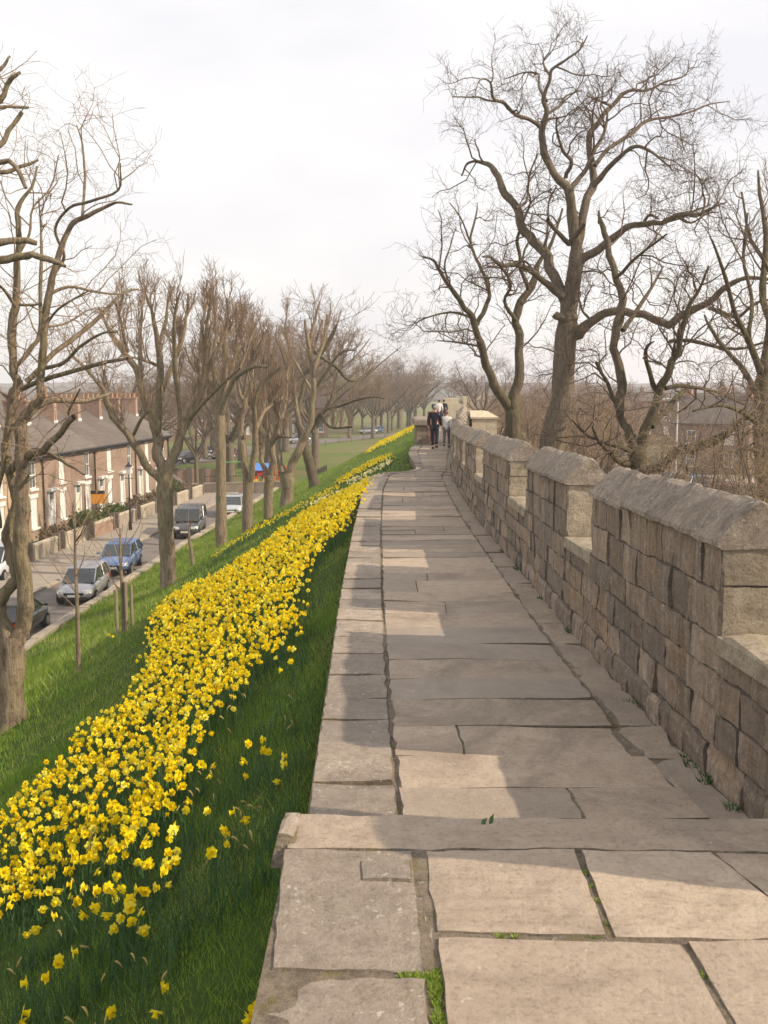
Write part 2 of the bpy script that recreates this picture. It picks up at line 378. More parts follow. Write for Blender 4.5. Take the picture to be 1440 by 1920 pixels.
# ------------------------------------------------------------------ stone block patches
def nz(x, y, z): return mnoise.noise(Vector((x, y, z)))
def block(mb, P, quad, proud=0, joint=-.02, m=.014, nx=4, ny=3, amp=.006, tone=None, jit=.006, seed=0, ring_mat=None):
    """one stone: quad of four (u,v) corners (u0v0,u1v0,u1v1,u0v1) on the surface P(u,v,d)"""
    q = [np.array(c, float) for c in quad]
    lu = max(.02, np.linalg.norm(q[1] - q[0])); lv = max(.02, np.linalg.norm(q[3] - q[0]))
    mu = min(.3, m / lu); mv = min(.3, m / lv)
    S = [0, mu] + [mu + (1 - 2 * mu) * k / nx for k in range(1, nx)] + [1 - mu, 1]
    T = [0, mv] + [mv + (1 - 2 * mv) * k / ny for k in range(1, ny)] + [1 - mv, 1]
    vs = []
    ti = RNG.uniform(-.006, .006); tj = RNG.uniform(-.006, .006)
    for j, t in enumerate(T):
        for i, s in enumerate(S):
            p = q[0] * (1 - s) * (1 - t) + q[1] * s * (1 - t) + q[2] * s * t + q[3] * (1 - s) * t
            edge = i in (0, len(S) - 1) or j in (0, len(T) - 1)
            if edge: d = joint
            else:
                ring = i in (1, len(S) - 2) or j in (1, len(T) - 2)
                d = proud + amp * 1.6 * nz(p[0] * 5 + seed, p[1] * 5, seed * .7) + amp * .8 * nz(p[0] * 17, p[1] * 17 + seed, 3) + ti * (s - .5) * 2 + tj * (t - .5) * 2
                if ring:
                    d -= .35 * abs(m)
                    p = p + np.array([nz(p[0] * 13, p[1] * 13, seed), nz(p[0] * 13, p[1] * 13, seed + 9)]) * jit * 1.5
            vs.append(P(p[0], p[1], d))
    w = len(S); fs = []
    for j in range(len(T) - 1):
        for i in range(w - 1):
            a = j * w + i; fs.append((a, a + 1, a + w + 1, a + w))
    mb.tv = RNG.random() if tone is None else tone
    mb.add(vs, fs)
    if ring_mat is None: ring_mat = mb.ring
    if ring_mat is not None:
        k0 = len(mb.m) - len(fs)
        for j in range(len(T) - 1):
            for i in range(w - 1):
                if i in (0, w - 2) or j in (0, len(T) - 2): mb.m[k0 + j * (w - 1) + i] = ring_mat

# ------------------------------------------------------------------ the wall walk
def top_lower(u, v, d):
    a = float(xe(v)); w = float(xw(v)) - a
    return (a + u * w, v, float(zwalk(v)) + d + .012 * nz(u * 3, v * .6, 1))
path = MB(); kerb = MB(); bed = MB(); path.ring = 1; kerb.ring = 1
# flagstones of the lower walk
joints = [4.55, 4.95, 5.42, 5.88, 6.42, 7.02, 7.68, 8.25, 8.82, 9.42, 10.1, 10.75]
while joints[-1] < 88: joints.append(joints[-1] + RNG.uniform(.5, .85) * (1 if joints[-1] < 32 else 1.5))
U0, U1 = .213, .865
for k in range(len(joints) - 1):
    v0, v1 = joints[k], joints[k + 1]
    sk = RNG.uniform(-.02, .02)
    cuts = [U0, U1]
    if 3 <= k <= 5:
        cuts = {3: [U0, U1 + .02], 4: [U0, .4, U1 - .02], 5: [U0, U1]}[k]
    elif RNG.random() < .45 and k > 8: cuts = [U0, RNG.uniform(.38, .7), U1]
    elif k == 2: cuts = [U0, .62, .9]
    for a, b in zip(cuts[:-1], cuts[1:]):
        nxx = 10 if v0 < 14 else 4
        block(path, top_lower, [(a, v0 + sk), (b, v0 - sk), (b, v1 - sk * .5), (a, v1 + sk * .5)], proud=RNG.uniform(-.004, .006), joint=-.012, m=.0035, nx=nxx, ny=5 if v0 < 14 else 2, amp=.004, jit=.008, seed=k * 3.1, tone=RNG.uniform(.15, 1))
# edging stones along the parapet
v = 4.55
while v < 88:
    dv = RNG.uniform(.6, 1.3) if v < 32 else 2.0
    block(path, top_lower, [(U1 + .005, v), (.995, v + RNG.uniform(-.06, .06)), (.995, v + dv), (U1 + .005, v + dv)], proud=RNG.uniform(-.012, .0), joint=-.024, m=.008, nx=5 if v < 14 else 2, ny=5 if v < 14 else 2, amp=.01, jit=.016, seed=v, tone=RNG.uniform(.25, .6))
    v += dv
# kerb stones of the lower walk
v = 4.55
while v < 88:
    dv = RNG.uniform(.4, .75) if v < 32 else 1.8
    if v < 29.3 < v + dv or 29.3 <= v < 31.5: dv = min(dv, .45)
    block(kerb, top_lower, [(0, v), (.205, v), (.205, v + dv), (0, v + dv)], proud=RNG.uniform(.0, .018), joint=-.014, m=.005, nx=6 if v < 14 else 3, ny=6 if v < 14 else 3, amp=.008, jit=.006, seed=v * 1.7, tone=RNG.uniform(0, 1))
    v += dv
# landing in the foreground, z = 0
def top_land(u, v, d): return (u, v, d + .006 * nz(u * 2, v * 2, 4))
def slab(mb, q, **kw):
    kw = dict(dict(proud=.002, joint=-.012, m=.0045, nx=12, ny=12, amp=.003, jit=.006, seed=RNG.random() * 50), **kw)
    block(mb, top_land, q, **kw)
slab(path, [(.16, 2.93), (.68, 2.897), (.688, 3.475), (.145, 3.475)], tone=.62)
slab(path, [(.70, 2.895), (1.315, 2.87), (1.173, 3.455), (.705, 3.47)], tone=.95)
slab(path, [(1.32, 2.87), (2.2, 2.84), (2.2, 3.42), (1.18, 3.455)], tone=.72)
slab(path, [(.165, 2.15), (.912, 2.12), (.897, 2.868), (.16, 2.895)], tone=.6)
slab(path, [(.925, 2.12), (1.75, 2.1), (1.75, 2.845), (.91, 2.868)], tone=.68)
slab(path, [(1.79, 2.1), (2.3, 2.1), (2.3, 2.8), (1.79, 2.82)], tone=.5)
for r in range(6):
    y1 = 2.09 - r * .65; x = .16
    while x < 2.2:
        dx = RNG.uniform(.5, .9); slab(path, [(x, y1 - .62), (x + dx - .03, y1 - .62), (x + dx - .03, y1), (x, y1)], nx=3, ny=3); x += dx
# kerb of the landing, with a long nosing stone at the head of the steps
slab(kerb, [(-.325, 2.725), (.115, 2.705), (.105, 3.475), (-.365, 3.485)], tone=.42, amp=.004, m=.006)
slab(kerb, [(-.31, 2.0), (.125, 1.98), (.118, 2.675), (-.322, 2.70)], tone=.62, amp=.004, m=.006)
for r in range(5):
    slab(kerb, [(-.3, 1.3 - r * .7), (.12, 1.3 - r * .7), (.12, 1.96 - r * .7), (-.3, 1.97 - r * .7)], nx=3, ny=3)
slab(path, [(-.36, 3.49), (2.2, 3.44), (2.2, 3.71), (-.36, 3.775)], tone=.55, proud=.005, joint=-.014, m=.008, nx=44, ny=5, amp=.005)
slab(kerb, [(-.415, 3.50), (-.30, 3.50), (-.29, 3.79), (-.415, 3.79)], tone=.95, proud=.03, joint=-.08, m=.03, nx=4, ny=5, amp=.016)
slab(kerb, [(-.08, 3.235), (.098, 3.225), (.095, 3.385), (-.085, 3.39)], tone=.25, proud=.012, joint=.0, m=.008, nx=4, ny=3, amp=.003)
# small mortar stones in the joint beside the kerb
yy = 1.9
while yy < 3.47:
    d = RNG.uniform(.06, .2); w = .036
    xa = .128 + .006 * math.sin(yy * 9)
    if not (2.42 < yy < 2.72): slab(path, [(xa - .01, yy), (xa + w - .012, yy + RNG.uniform(-.01, .01)), (xa + w - .012, yy + d - .012), (xa - .01, yy + d - .012)], proud=-.012, m=.008, nx=2, ny=2, tone=RNG.uniform(.2, .9), amp=.008)
    yy += d
# bed under everything: body of the rampart walk, landing block and steps
rings = []
for Y in list(np.arange(4.3, 33, .35)) + list(np.arange(33, 92, 2.0)):
    a, b = float(xe(Y)) + .012, float(xw(Y)) + .1; z = float(zwalk(Y)) - .02
    rings.append([(a, Y, -1.9), (b, Y, -1.9), (b, Y, z), (a, Y, z)])
bed.loft(rings)
bed.box((-.35, -6, -1.9), (2.3, 3.5, -.0085))
bed.box((-.36, 3.5, -1.9), (2.25, 3.74, -.03))
path.build('path', [M['flag'], M['joint']]).__setitem__('kind', 'structure')
kerb.build('kerb', [M['kerb'], M['joint']]).__setitem__('kind', 'structure')
bed.build('path_bed', M['joint']).__setitem__('kind', 'structure')
st = MB()
for k in range(3):
    z = -.745 + .187 * (3 - k)
    y0 = 3.76 + k * .27
    st.tv = .4 + .2 * k
    st.box((-.40, y0, -1.7), (2.14, y0 + .29 + .27 * 0, z - .002 * k))
tag(st.build('steps', M['flag'], bevel=.012), kind='structure')
# moss and tiny weeds in the joints
def tufts(name, pts, mat, hmin, hmax, w, n, spread, lean=.5, kind='stuff'):
    V = []; F = []; T = []
    for (x, y, z) in pts:
        for k in range(n):
            a = RNG.uniform(0, 2 * PI); r = spread * math.sqrt(RNG.random()); h = RNG.uniform(hmin, hmax)
            bx, by = x + r * math.cos(a), y + r * math.sin(a); b = RNG.uniform(0, 2 * PI); ww = w * RNG.uniform(.6, 1.3)
            lx, ly = lean * h * math.cos(a + RNG.uniform(-1, 1)), lean * h * math.sin(a + RNG.uniform(-1, 1))
            i = len(V)
            V += [(bx - ww * math.cos(b), by - ww * math.sin(b), z), (bx + ww * math.cos(b), by + ww * math.sin(b), z), (bx + lx, by + ly, z + h)]
            F.append((i, i + 1, i + 2)); T += [RNG.random()] * 3
    return tag(link_mesh(name, np_mesh(name, V, np.array(F), T), mat), kind=kind)
mp = [(.148 + RNG.uniform(-.012, .012), RNG.uniform(2.43, 2.72), -.010) for k in range(60)]
mp += [(.1 + RNG.uniform(-.05, .04), 2.69 + RNG.uniform(-.01, .01), -.010) for k in range(14)]
mp += [(.62 + RNG.uniform(-.05, .05), 3.475 + RNG.uniform(-.008, .008), -.010) for k in range(16)]
mp += [(.70 + RNG.uniform(-.01, .01), RNG.uniform(2.9, 3.45), -.010) for k in range(4)]
mp += [(.92 + RNG.uniform(-.01, .01), RNG.uniform(2.2, 2.8), -.010) for k in range(6)]
mp += [(RNG.uniform(.2, .65), 2.905, -.010) for k in range(3)]
tufts('moss', mp, M['verge'], .004, .016, .003, 40, .013, .7)
wp = []
for (y, k) in ((6.0, 8), (6.35, 8), (7.6, 4), (9.9, 6), (5.55, 4), (11.5, 8), (13.5, 10), (15, 8), (17, 8)):
    wp += [(float(xw(y)) - RNG.uniform(.01, .07), y + RNG.uniform(-.12, .12), float(zwalk(y)) - .02) for i in range((k + 1) // 2)]
tufts('weeds', wp, M['leaf'], .02, .07, .007, 14, .03, .8)
tag(link_mesh('leaf', np_mesh('leaf', [(.36, 3.60, .04), (.375, 3.585, .046), (.385, 3.61, .062), (.368, 3.622, .05), (.39, 3.60, .04), (.405, 3.59, .05), (.41, 3.618, .075), (.395, 3.625, .055)], np.array([(0, 1, 2, 3), (4, 5, 6, 7)]), [.2] * 8), M['leaf']), 'small green fallen leaf lying on the top stone of the steps', 'leaf')

# ------------------------------------------------------------------ the battlement wall
wall = empty('battlement_wall', (2.0, 3.0, -.75), 0, 'weathered grey stone battlement wall with merlons along the right of the walkway', 'wall')
WOFF = np.array([2.0, 3.0, -.75])
THK = .46
def loc(p): return (p[0] - WOFF[0], p[1] - WOFF[1], p[2] - WOFF[2])
def wob(u, v): return .018 * nz(u * 1.1, v * 4, 7) + .008 * nz(u * 4, v * 9, 2)
def face_in(u, v, d): return loc((float(xw(u)) - d - .02 * (v < -.6) , u, v + wob(u, v)))
def run_blocks(mb, u0, u1, zlo, zhi, far, courses, mat_res=1, lens=(.24, .62)):
    for c in range(courses):
        u = u0; first = True
        while u < u1 - .02:
            du = RNG.uniform(*lens) * (1 if not far else 1.5)
            if first: du *= RNG.uniform(.5, 1); first = False
            if u + du > u1 - .18: du = u1 - u
            def zc(uu, k):
                a, b = float(zlo(uu)), float(zhi(uu)); return a + (b - a) * (k / courses)
            q = [(u, zc(u, c)), (u + du, zc(u + du, c)), (u + du, zc(u + du, c + 1)), (u, zc(u, c + 1))]
            block(mb, face_in, q, proud=RNG.uniform(-.008, .012) + (.012 if c == 0 and courses > 2 and RNG.random() < .4 else 0), joint=-.024, m=.0065 if u < 12 else .009, nx=max(2, int(du * (16 if u < 12 else 5))), ny=5 if u < 12 else 2, amp=.011, jit=.011, seed=u * 2.3 + c * 7, tone=RNG.random())
            u += du
def zb0(u): return float(zwalk(u)) - .03
body = MB(); body.ring = 1
run_blocks(body, 2.92, 30, zb0, zsill, False, 4)
run_blocks(body, 30, 62, zb0, zsill, True, 3)
rings = []
for Y in list(np.arange(2.93, 32, .5)) + list(np.arange(32, 90, 2)):
    a = float(xw(Y)); z = float(zsill(Y)) - .02
    rings.append([loc(p) for p in ((a + .022, Y, -3.4), (a + THK + .1, Y, -3.4), (a + THK, Y, z), (a + .022, Y, z))])
body.tv = .4; body.mi = 1; body.loft(rings); body.mi = 0
body.build('wall_face', [M['wall'], M['mortar']], wall)
MER = [(2.92, 4.85), (6.05, 9.27), (10.45, 13.2), (14.92, 18.4), (19.9, 22.8), (24.0, 27.0), (28.2, 30.6), (31.7, 34.4), (35.6, 38.2), (39.4, 42), (43.2, 45.8), (47, 49.6), (51, 53.6), (55, 57.6), (59, 61.6)]
def coping(mb, y0, y1, zf, res):
    prof = [(.0, -.03), (-.035, -.012), (-.03, .02), (.03, .085), (.10, .16), (.17, .232), (.225, .262), (.28, .245), (.35, .16), (.43, .05), (.49, .0), (.47, -.03)]
    cuts = [y0 - .02]; n = max(2, round((y1 - y0) / 1.25))
    for k in range(1, n): cuts.append(y0 + (y1 - y0) * k / n + RNG.uniform(-.15, .15))
    cuts.append(y1 + .02)
    for a, b in zip(cuts[:-1], cuts[1:]):
        mb.tv = RNG.random(); g = .006
        ys = [a + g] + list(np.linspace(a + .03, b - .03, max(3, int((b - a) * res)))) + [b - g]
        dz = RNG.uniform(-.012, .012); rings = []
        for i, y in enumerate(ys):
            e = .985 if i in (0, len(ys) - 1) else 1; r = []
            for (o, h) in prof:
                nn = .013 * nz(y * 1.8, o * 6, 3) + .02 * nz(y * 7, o * 16, 8) + .012 * nz(y * 19, o * 30, 1)
                sh = 1 - (1 - e) * 3
                r.append(loc((float(xw(y)) + .22 + (o - .22) * e + nn * (-.3 if o < .2 else .4), y + .01 * nz(o * 9, y, 2) * (0 if 0 < i < len(ys) - 1 else 1), float(zf(y)) + (h + nn * .8) * (sh if h > 0 else 1) + dz)))
            rings.append(r)
        mb.loft(rings)
for k, (y0, y1) in enumerate(MER):
    zf = (lambda Y: 1.42 + 0 * Y) if k == 0 else zeave
    mb = MB(); mb.ring = 2; far = y0 > 20
    if k == 0:
        run_blocks(mb, y0, y1, zsill, zf, False, 4)
    else: run_blocks(mb, y0, y1, zsill, zf, far, 2)
    # core
    mb.mi = 2; mb.tv = .4; rings = []
    for Y in np.linspace(y0 + .02, y1 - .02, 4):
        a = float(xw(Y)); zl, zh = float(zsill(Y)) - .05, float(zf(Y)) + .01
        rings.append([loc(p) for p in ((a + .018, Y, zl), (a + THK, Y, zl), (a + THK, Y, zh), (a + .018, Y, zh))])
    mb.loft(rings); mb.mi = 1
    # the two ends
    for Y, sgn in ((y0, 1), (y1, -1)):
        a = float(xw(Y)); zl, zh = float(zsill(Y)), float(zf(Y))
        def PE(u, v, d, Y=Y, sgn=sgn): return loc((u, Y - sgn * d, v + wob(Y, v)))
        zs = [zl, zl + (zh - zl) * RNG.uniform(.45, .6), zh] if k in (1, 3, 0) else [zl, zh]
        for c in range(len(zs) - 1):
            block(mb, PE, [(a + .004, zs[c]), (a + THK, zs[c]), (a + THK, zs[c + 1]), (a + .004, zs[c + 1])], proud=.0, joint=-.02, m=.008, nx=6, ny=6, amp=.007, seed=k * 5 + c, tone=RNG.uniform(.4, 1))
    mo = mb.build('merlon', [M['wall'], M['end'], M['mortar']], wall)
    cb = MB(); coping(cb, y0, y1, zf, 16 if y0 < 14 else 6)
    cb.build('coping', M['coping'], mo, smooth_=False)
# sill stones in the gaps
for (a0, a1), (b0, b1) in zip(MER[:-1], MER[1:]):
    sb = MB(); sb.tv = RNG.uniform(.5, 1)
    y0, y1 = a1 + .012, b0 - .012
    def PS(u, v, d): return loc((float(xw(v)) + u, v, float(zsill(v)) + .012 + d - .05 * max(0, (u - .02)) * .3))
    block(sb, PS, [(-.012, y0), (THK + .02, y0), (THK + .02, y1), (-.012, y1)], proud=.02, joint=-.0, m=.02, nx=6, ny=8, amp=.012, jit=.012, seed=y0, tone=RNG.uniform(.5, 1))
    rings = [[loc((float(xw(y)) + o, y, float(zsill(y)) + h)) for (o, h) in ((-.012, .014), (-.016, -.09), (THK + .02, -.09), (THK + .02, .014))] for y in np.linspace(y0, y1, 4)]
    sb.loft(rings)
    sb.build('sill_stone', M['end'], wall)

# further along: a square bastion, the low parapet block on the left and a far turret
def stone_box(mb, a, b, rows, cols, tone=(0, 1)):
    (x0, y0, z0), (x1, y1, z1) = a, b
    faces = [(lambda u, v, d: (u, y0 - d, v), x0, x1), (lambda u, v, d: (x0 - d, u, v), y0, y1), (lambda u, v, d: (x1 + d, u, v), y0, y1), (lambda u, v, d: (u, y1 + d, v), x0, x1)]
    for P, p, q in faces:
        for r in range(rows):
            za, zb = z0 + (z1 - z0) * r / rows, z0 + (z1 - z0) * (r + 1) / rows
            nc = max(1, cols); e = [p] + sorted(p + (q - p) * (k + RNG.uniform(-.25, .25)) / nc for k in range(1, nc)) + [q]
            for s, t in zip(e[:-1], e[1:]):
                block(mb, P, [(s, za), (t, za), (t, zb), (s, zb)], joint=-.012, m=.015, nx=3, ny=3, amp=.008, seed=RNG.random() * 30, tone=RNG.uniform(*tone))
    mb.box((x0 + .01, y0 + .01, z0), (x1 - .01, y1 - .01, z1 - .004))
def thing_at(name, o, lab, cat, group=None): return empty(name, o, 0, lab, cat, group)
bs = thing_at('bastion', (4.7, 49, -2.5), 'pale square stone bastion with pitched coping beyond the right wall', 'bastion')
mb = MB(); stone_box(mb, (-.55, -1, -1.5), (.62, 1.8, 2.72), 7, 2, (.5, 1)); mb.build('wall', M['far'], bs)
mb = MB(); mb.tv = .8
mb.loft([[(-.62, -1.06, 2.72), (.70, -1.06, 2.72), (.70, 1.86, 2.72), (-.62, 1.86, 2.72)], [(-.62, -1.06, 2.80), (.70, -1.06, 2.80), (.70, 1.86, 2.80), (-.62, 1.86, 2.80)], [(-.60, -.55, 3.06), (.25, -.55, 3.06), (.25, 1.4, 3.06), (-.60, 1.4, 3.06)]])
mb.build('coping', M['far'], bs)
pb = thing_at('parapet_block', (1.75, 47.2, -1.0), 'dark stone parapet block with overhanging cap left of the walkway beyond the walkers', 'wall')
mb = MB(); stone_box(mb, (-.28, -1.0, -1.2), (.55, 2.0, .92), 5, 2, (0, .6)); mb.build('wall', M['wall'], pb)
mb = MB(); mb.tv = .3
cp = lambda e, z: [(-.28 - e, -1 - e, z), (.55 + e, -1 - e, z), (.55 + e, 2 + e, z), (-.28 - e, 2 + e, z)]
mb.loft([cp(.0, .92), cp(.09, .96), cp(.11, 1.0), cp(.11, 1.2), cp(.07, 1.27), cp(-.1, 1.30)]); mb.build('coping', M['coping'], pb)
tr = thing_at('stone_turret', (6.2, 90, -2.5), 'pale stone turret with a notched top where the far wall turns', 'turret')
mb = MB(); stone_box(mb, (-1.05, -1.5, -4), (1.0, 3, 2.75), 9, 3, (.6, 1)); mb.build('wall', M['far'], tr)
mb = MB(); stone_box(mb, (-1.0, -1.5, 2.75), (.28, 1, 3.3), 2, 2, (.6, 1)); mb.build('merlon', M['far'], tr)
mb = MB(); stone_box(mb, (.66, -1.5, 2.75), (1.0, 1, 3.45), 2, 1, (.6, 1)); mb.build('merlon', M['far'], tr)

# ------------------------------------------------------------------ trees
def unit(a): return a / np.maximum(1e-9, np.linalg.norm(a, axis=-1, keepdims=True))
def tubes(P, R, k):
    """P (M,n,3), R (M,n) -> verts, quads"""
    Mn, n = P.shape[:2]
    T = np.empty_like(P); T[:, 1:-1] = P[:, 2:] - P[:, :-2]; T[:, 0] = P[:, 1] - P[:, 0]; T[:, -1] = P[:, -1] - P[:, -2]
    T = unit(T); chord = unit(P[:, -1] - P[:, 0])
    ref = np.where(np.abs(chord[:, 2:3]) < .8, np.array([[0., 0, 1]]), np.array([[1., 0, 0]]))
    A = unit(np.cross(T, ref[:, None, :])); B = np.cross(T, A)
    th = np.arange(k) * 2 * PI / k
    V = P[:, :, None, :] + R[:, :, None, None] * (A[:, :, None, :] * np.cos(th)[None, None, :, None] + B[:, :, None, :] * np.sin(th)[None, None, :, None])
    m = np.arange(Mn)[:, None, None]; i = np.arange(n - 1)[None, :, None]; j = np.arange(k)[None, None, :]
    base = m * n * k
    a = base + i * k + j; b = base + i * k + (j + 1) % k
    F = np.stack([a, b, b + k, a + k], -1).reshape(-1, 4)
    return V.reshape(-1, 3), F
def catmull(P, per):
    P = np.asarray(P, float); n = len(P)
    Q = np.vstack([2 * P[0] - P[1], P, 2 * P[-1] - P[-2]]); out = []
    for i in range(1, n):
        p0, p1, p2, p3 = Q[i - 1], Q[i], Q[i + 1], Q[i + 2]
        for t in np.arange(per) / per:
            out.append(.5 * ((2 * p1) + (-p0 + p2) * t + (2 * p0 - 5 * p1 + 4 * p2 - p3) * t * t + (-p0 + 3 * p1 - 3 * p2 + p3) * t ** 3))
    out.append(P[-1]); return np.array(out)
class Tree:
    def __init__(s, seed): s.r = np.random.default_rng(seed); s.trunk = []; s.crown = {}; s.segs = []; s.twigs = {}; s.lw = .9
    def limb_w(s, pts, rad, trunk=False, seg=True, per=4, wob=.0, t0=0.0):
        """pts world (n,3), rad (n)"""
        A = catmull(np.column_stack([pts, rad]), per)
        if wob:
            w = s.r.normal(0, 1, (len(A), 3)); w[1:-1] = (w[:-2] + 2 * w[1:-1] + w[2:]) / 4; w[0] = 0
            A[:, :3] += w * wob * A[:, 3:4]
        A[:, 3] *= 1 + s.r.normal(0, .045, len(A))
        (s.trunk if trunk else s.crown.setdefault(0, [])).append(A)
        if seg:
            k0 = int(t0 * (len(A) - 1))
            for a, b in zip(A[k0:-1], A[k0 + 1:]): s.segs.append((a, b))
        return A
    def limb(s, px, Y0, dY=0.0, trunk=False, seg=True, t0=.25, wob=.5, per=4, tw=1.0):
        px = np.array(px, float); n = len(px)
        L = np.concatenate([[0], np.cumsum(np.hypot(*np.diff(px[:, :2], axis=0).T))]); L /= L[-1]
        Ys = Y0 + dY * L ** 1.2
        P = np.array([at(x, y, Y) for (x, y), Y in zip(px[:, :2], Ys)])
        R = px[:, 2] * Ys / FPX * (tw if trunk else tw * s.lw)
        return s.limb_w(P, R, trunk, seg, per, wob, t0)
    def sprout(s, level, K, ln, rad, spread=.9, up=.25, wig=.35, n=5, parents=None, per_len=None, rmin=.004, updir=(0, 0, 1)):
        """children from the parents: list of (a,b) segments (arrays of x,y,z,r) or (P,R) arrays from an earlier level"""
        r = s.r
        if parents is None:
            S = np.array([np.concatenate([a, b]) for a, b in s.segs])
            L = np.linalg.norm(S[:, 4:7] - S[:, :3], axis=1)
            cnt = r.poisson(L * per_len)
            idx = np.repeat(np.arange(len(S)), cnt); m = len(idx); t = r.random(m)[:, None]
            p = S[idx, :3] * (1 - t) + S[idx, 4:7] * t; rp = (S[idx, 3:4] * (1 - t) + S[idx, 7:8] * t)[:, 0]
            tan = unit(S[idx, 4:7] - S[idx, :3])
        else:
            P, R = parents; Mn, nn = P.shape[:2]
            idx = np.repeat(np.arange(Mn), K); m = len(idx)
            t = (r.random(m) ** .8) * .8 + .2; f = t * (nn - 1); i = np.minimum(f.astype(int), nn - 2); w = (f - i)[:, None]
            p = P[idx, i] * (1 - w) + P[idx, i + 1] * w; rp = R[idx, i] * (1 - w[:, 0]) + R[idx, i + 1] * w[:, 0]
            tan = unit(P[idx, i + 1] - P[idx, i])
        rnd = r.normal(0, 1, (m, 3)); perp = unit(rnd - tan * (rnd * tan).sum(1, keepdims=True))
        upv = np.array(updir, float)
        d = unit(tan * (1 - spread * .5) + perp * spread + upv * up)
        l = ln * r.uniform(.45, 1.2, m)
        if parents is None: l = l * np.clip((rp / rad) ** .25, .6, 1.25) if rad else l
        step = (l / (n - 1))[:, None]
        pts = [p]
        for k in range(n - 1):
            p = p + d * step; pts.append(p)
            d = unit(d + r.normal(0, wig, (m, 3)) + upv * up * .35)
        P2 = np.stack(pts, 1)
        r0 = np.minimum(rp * .65, rad * r.uniform(.7, 1.2, m)); r0 = np.maximum(r0, rmin)
        R2 = r0[:, None] * np.linspace(1, .4, n)[None, :]; R2 = np.maximum(R2, rmin * .8)
        s.twigs.setdefault(level, []).append((P2, R2))
        return P2, R2
    def build(s, name, label, mats, group=None, base=None, k0=9, ks=(5, 4, 3, 3), cat='tree', trunk_name='trunk'):
        if base is None: base = s.trunk[0][0, :3]
        base = np.asarray(base, float)
        o = empty(name, tuple(base), 0, label, cat, group)
        def mk(nm, arrs, mats_):
            V = []; F = []; MI = []; off = 0
            for P, R, k, mi in arrs:
                v, f = tubes(P, R, k); V.append(v - base); F.append(f + off); off += len(v); MI.append(np.full(len(f), mi))
            if V: link_mesh(nm, np_mesh(nm, np.vstack(V), np.vstack(F), smooth_=True, mats=np.concatenate(MI)), mats_, o)
        mk(trunk_name, [(A[None, :, :3], A[None, :, 3], k0, 0) for A in s.trunk], mats[:1])
        arrs = [(A[None, :, :3], A[None, :, 3], 7, 0) for A in s.crown.get(0, [])]
        for lev, lst in s.twigs.items():
            for P, R in lst: arrs.append((P, R, ks[min(lev, len(ks) - 1)], 1))
        mk('crown', arrs, mats)
        return o
def Z7(l): return [(700 + x / 1.946, y / 1.946, w / 1.946) for x, y, w in l]
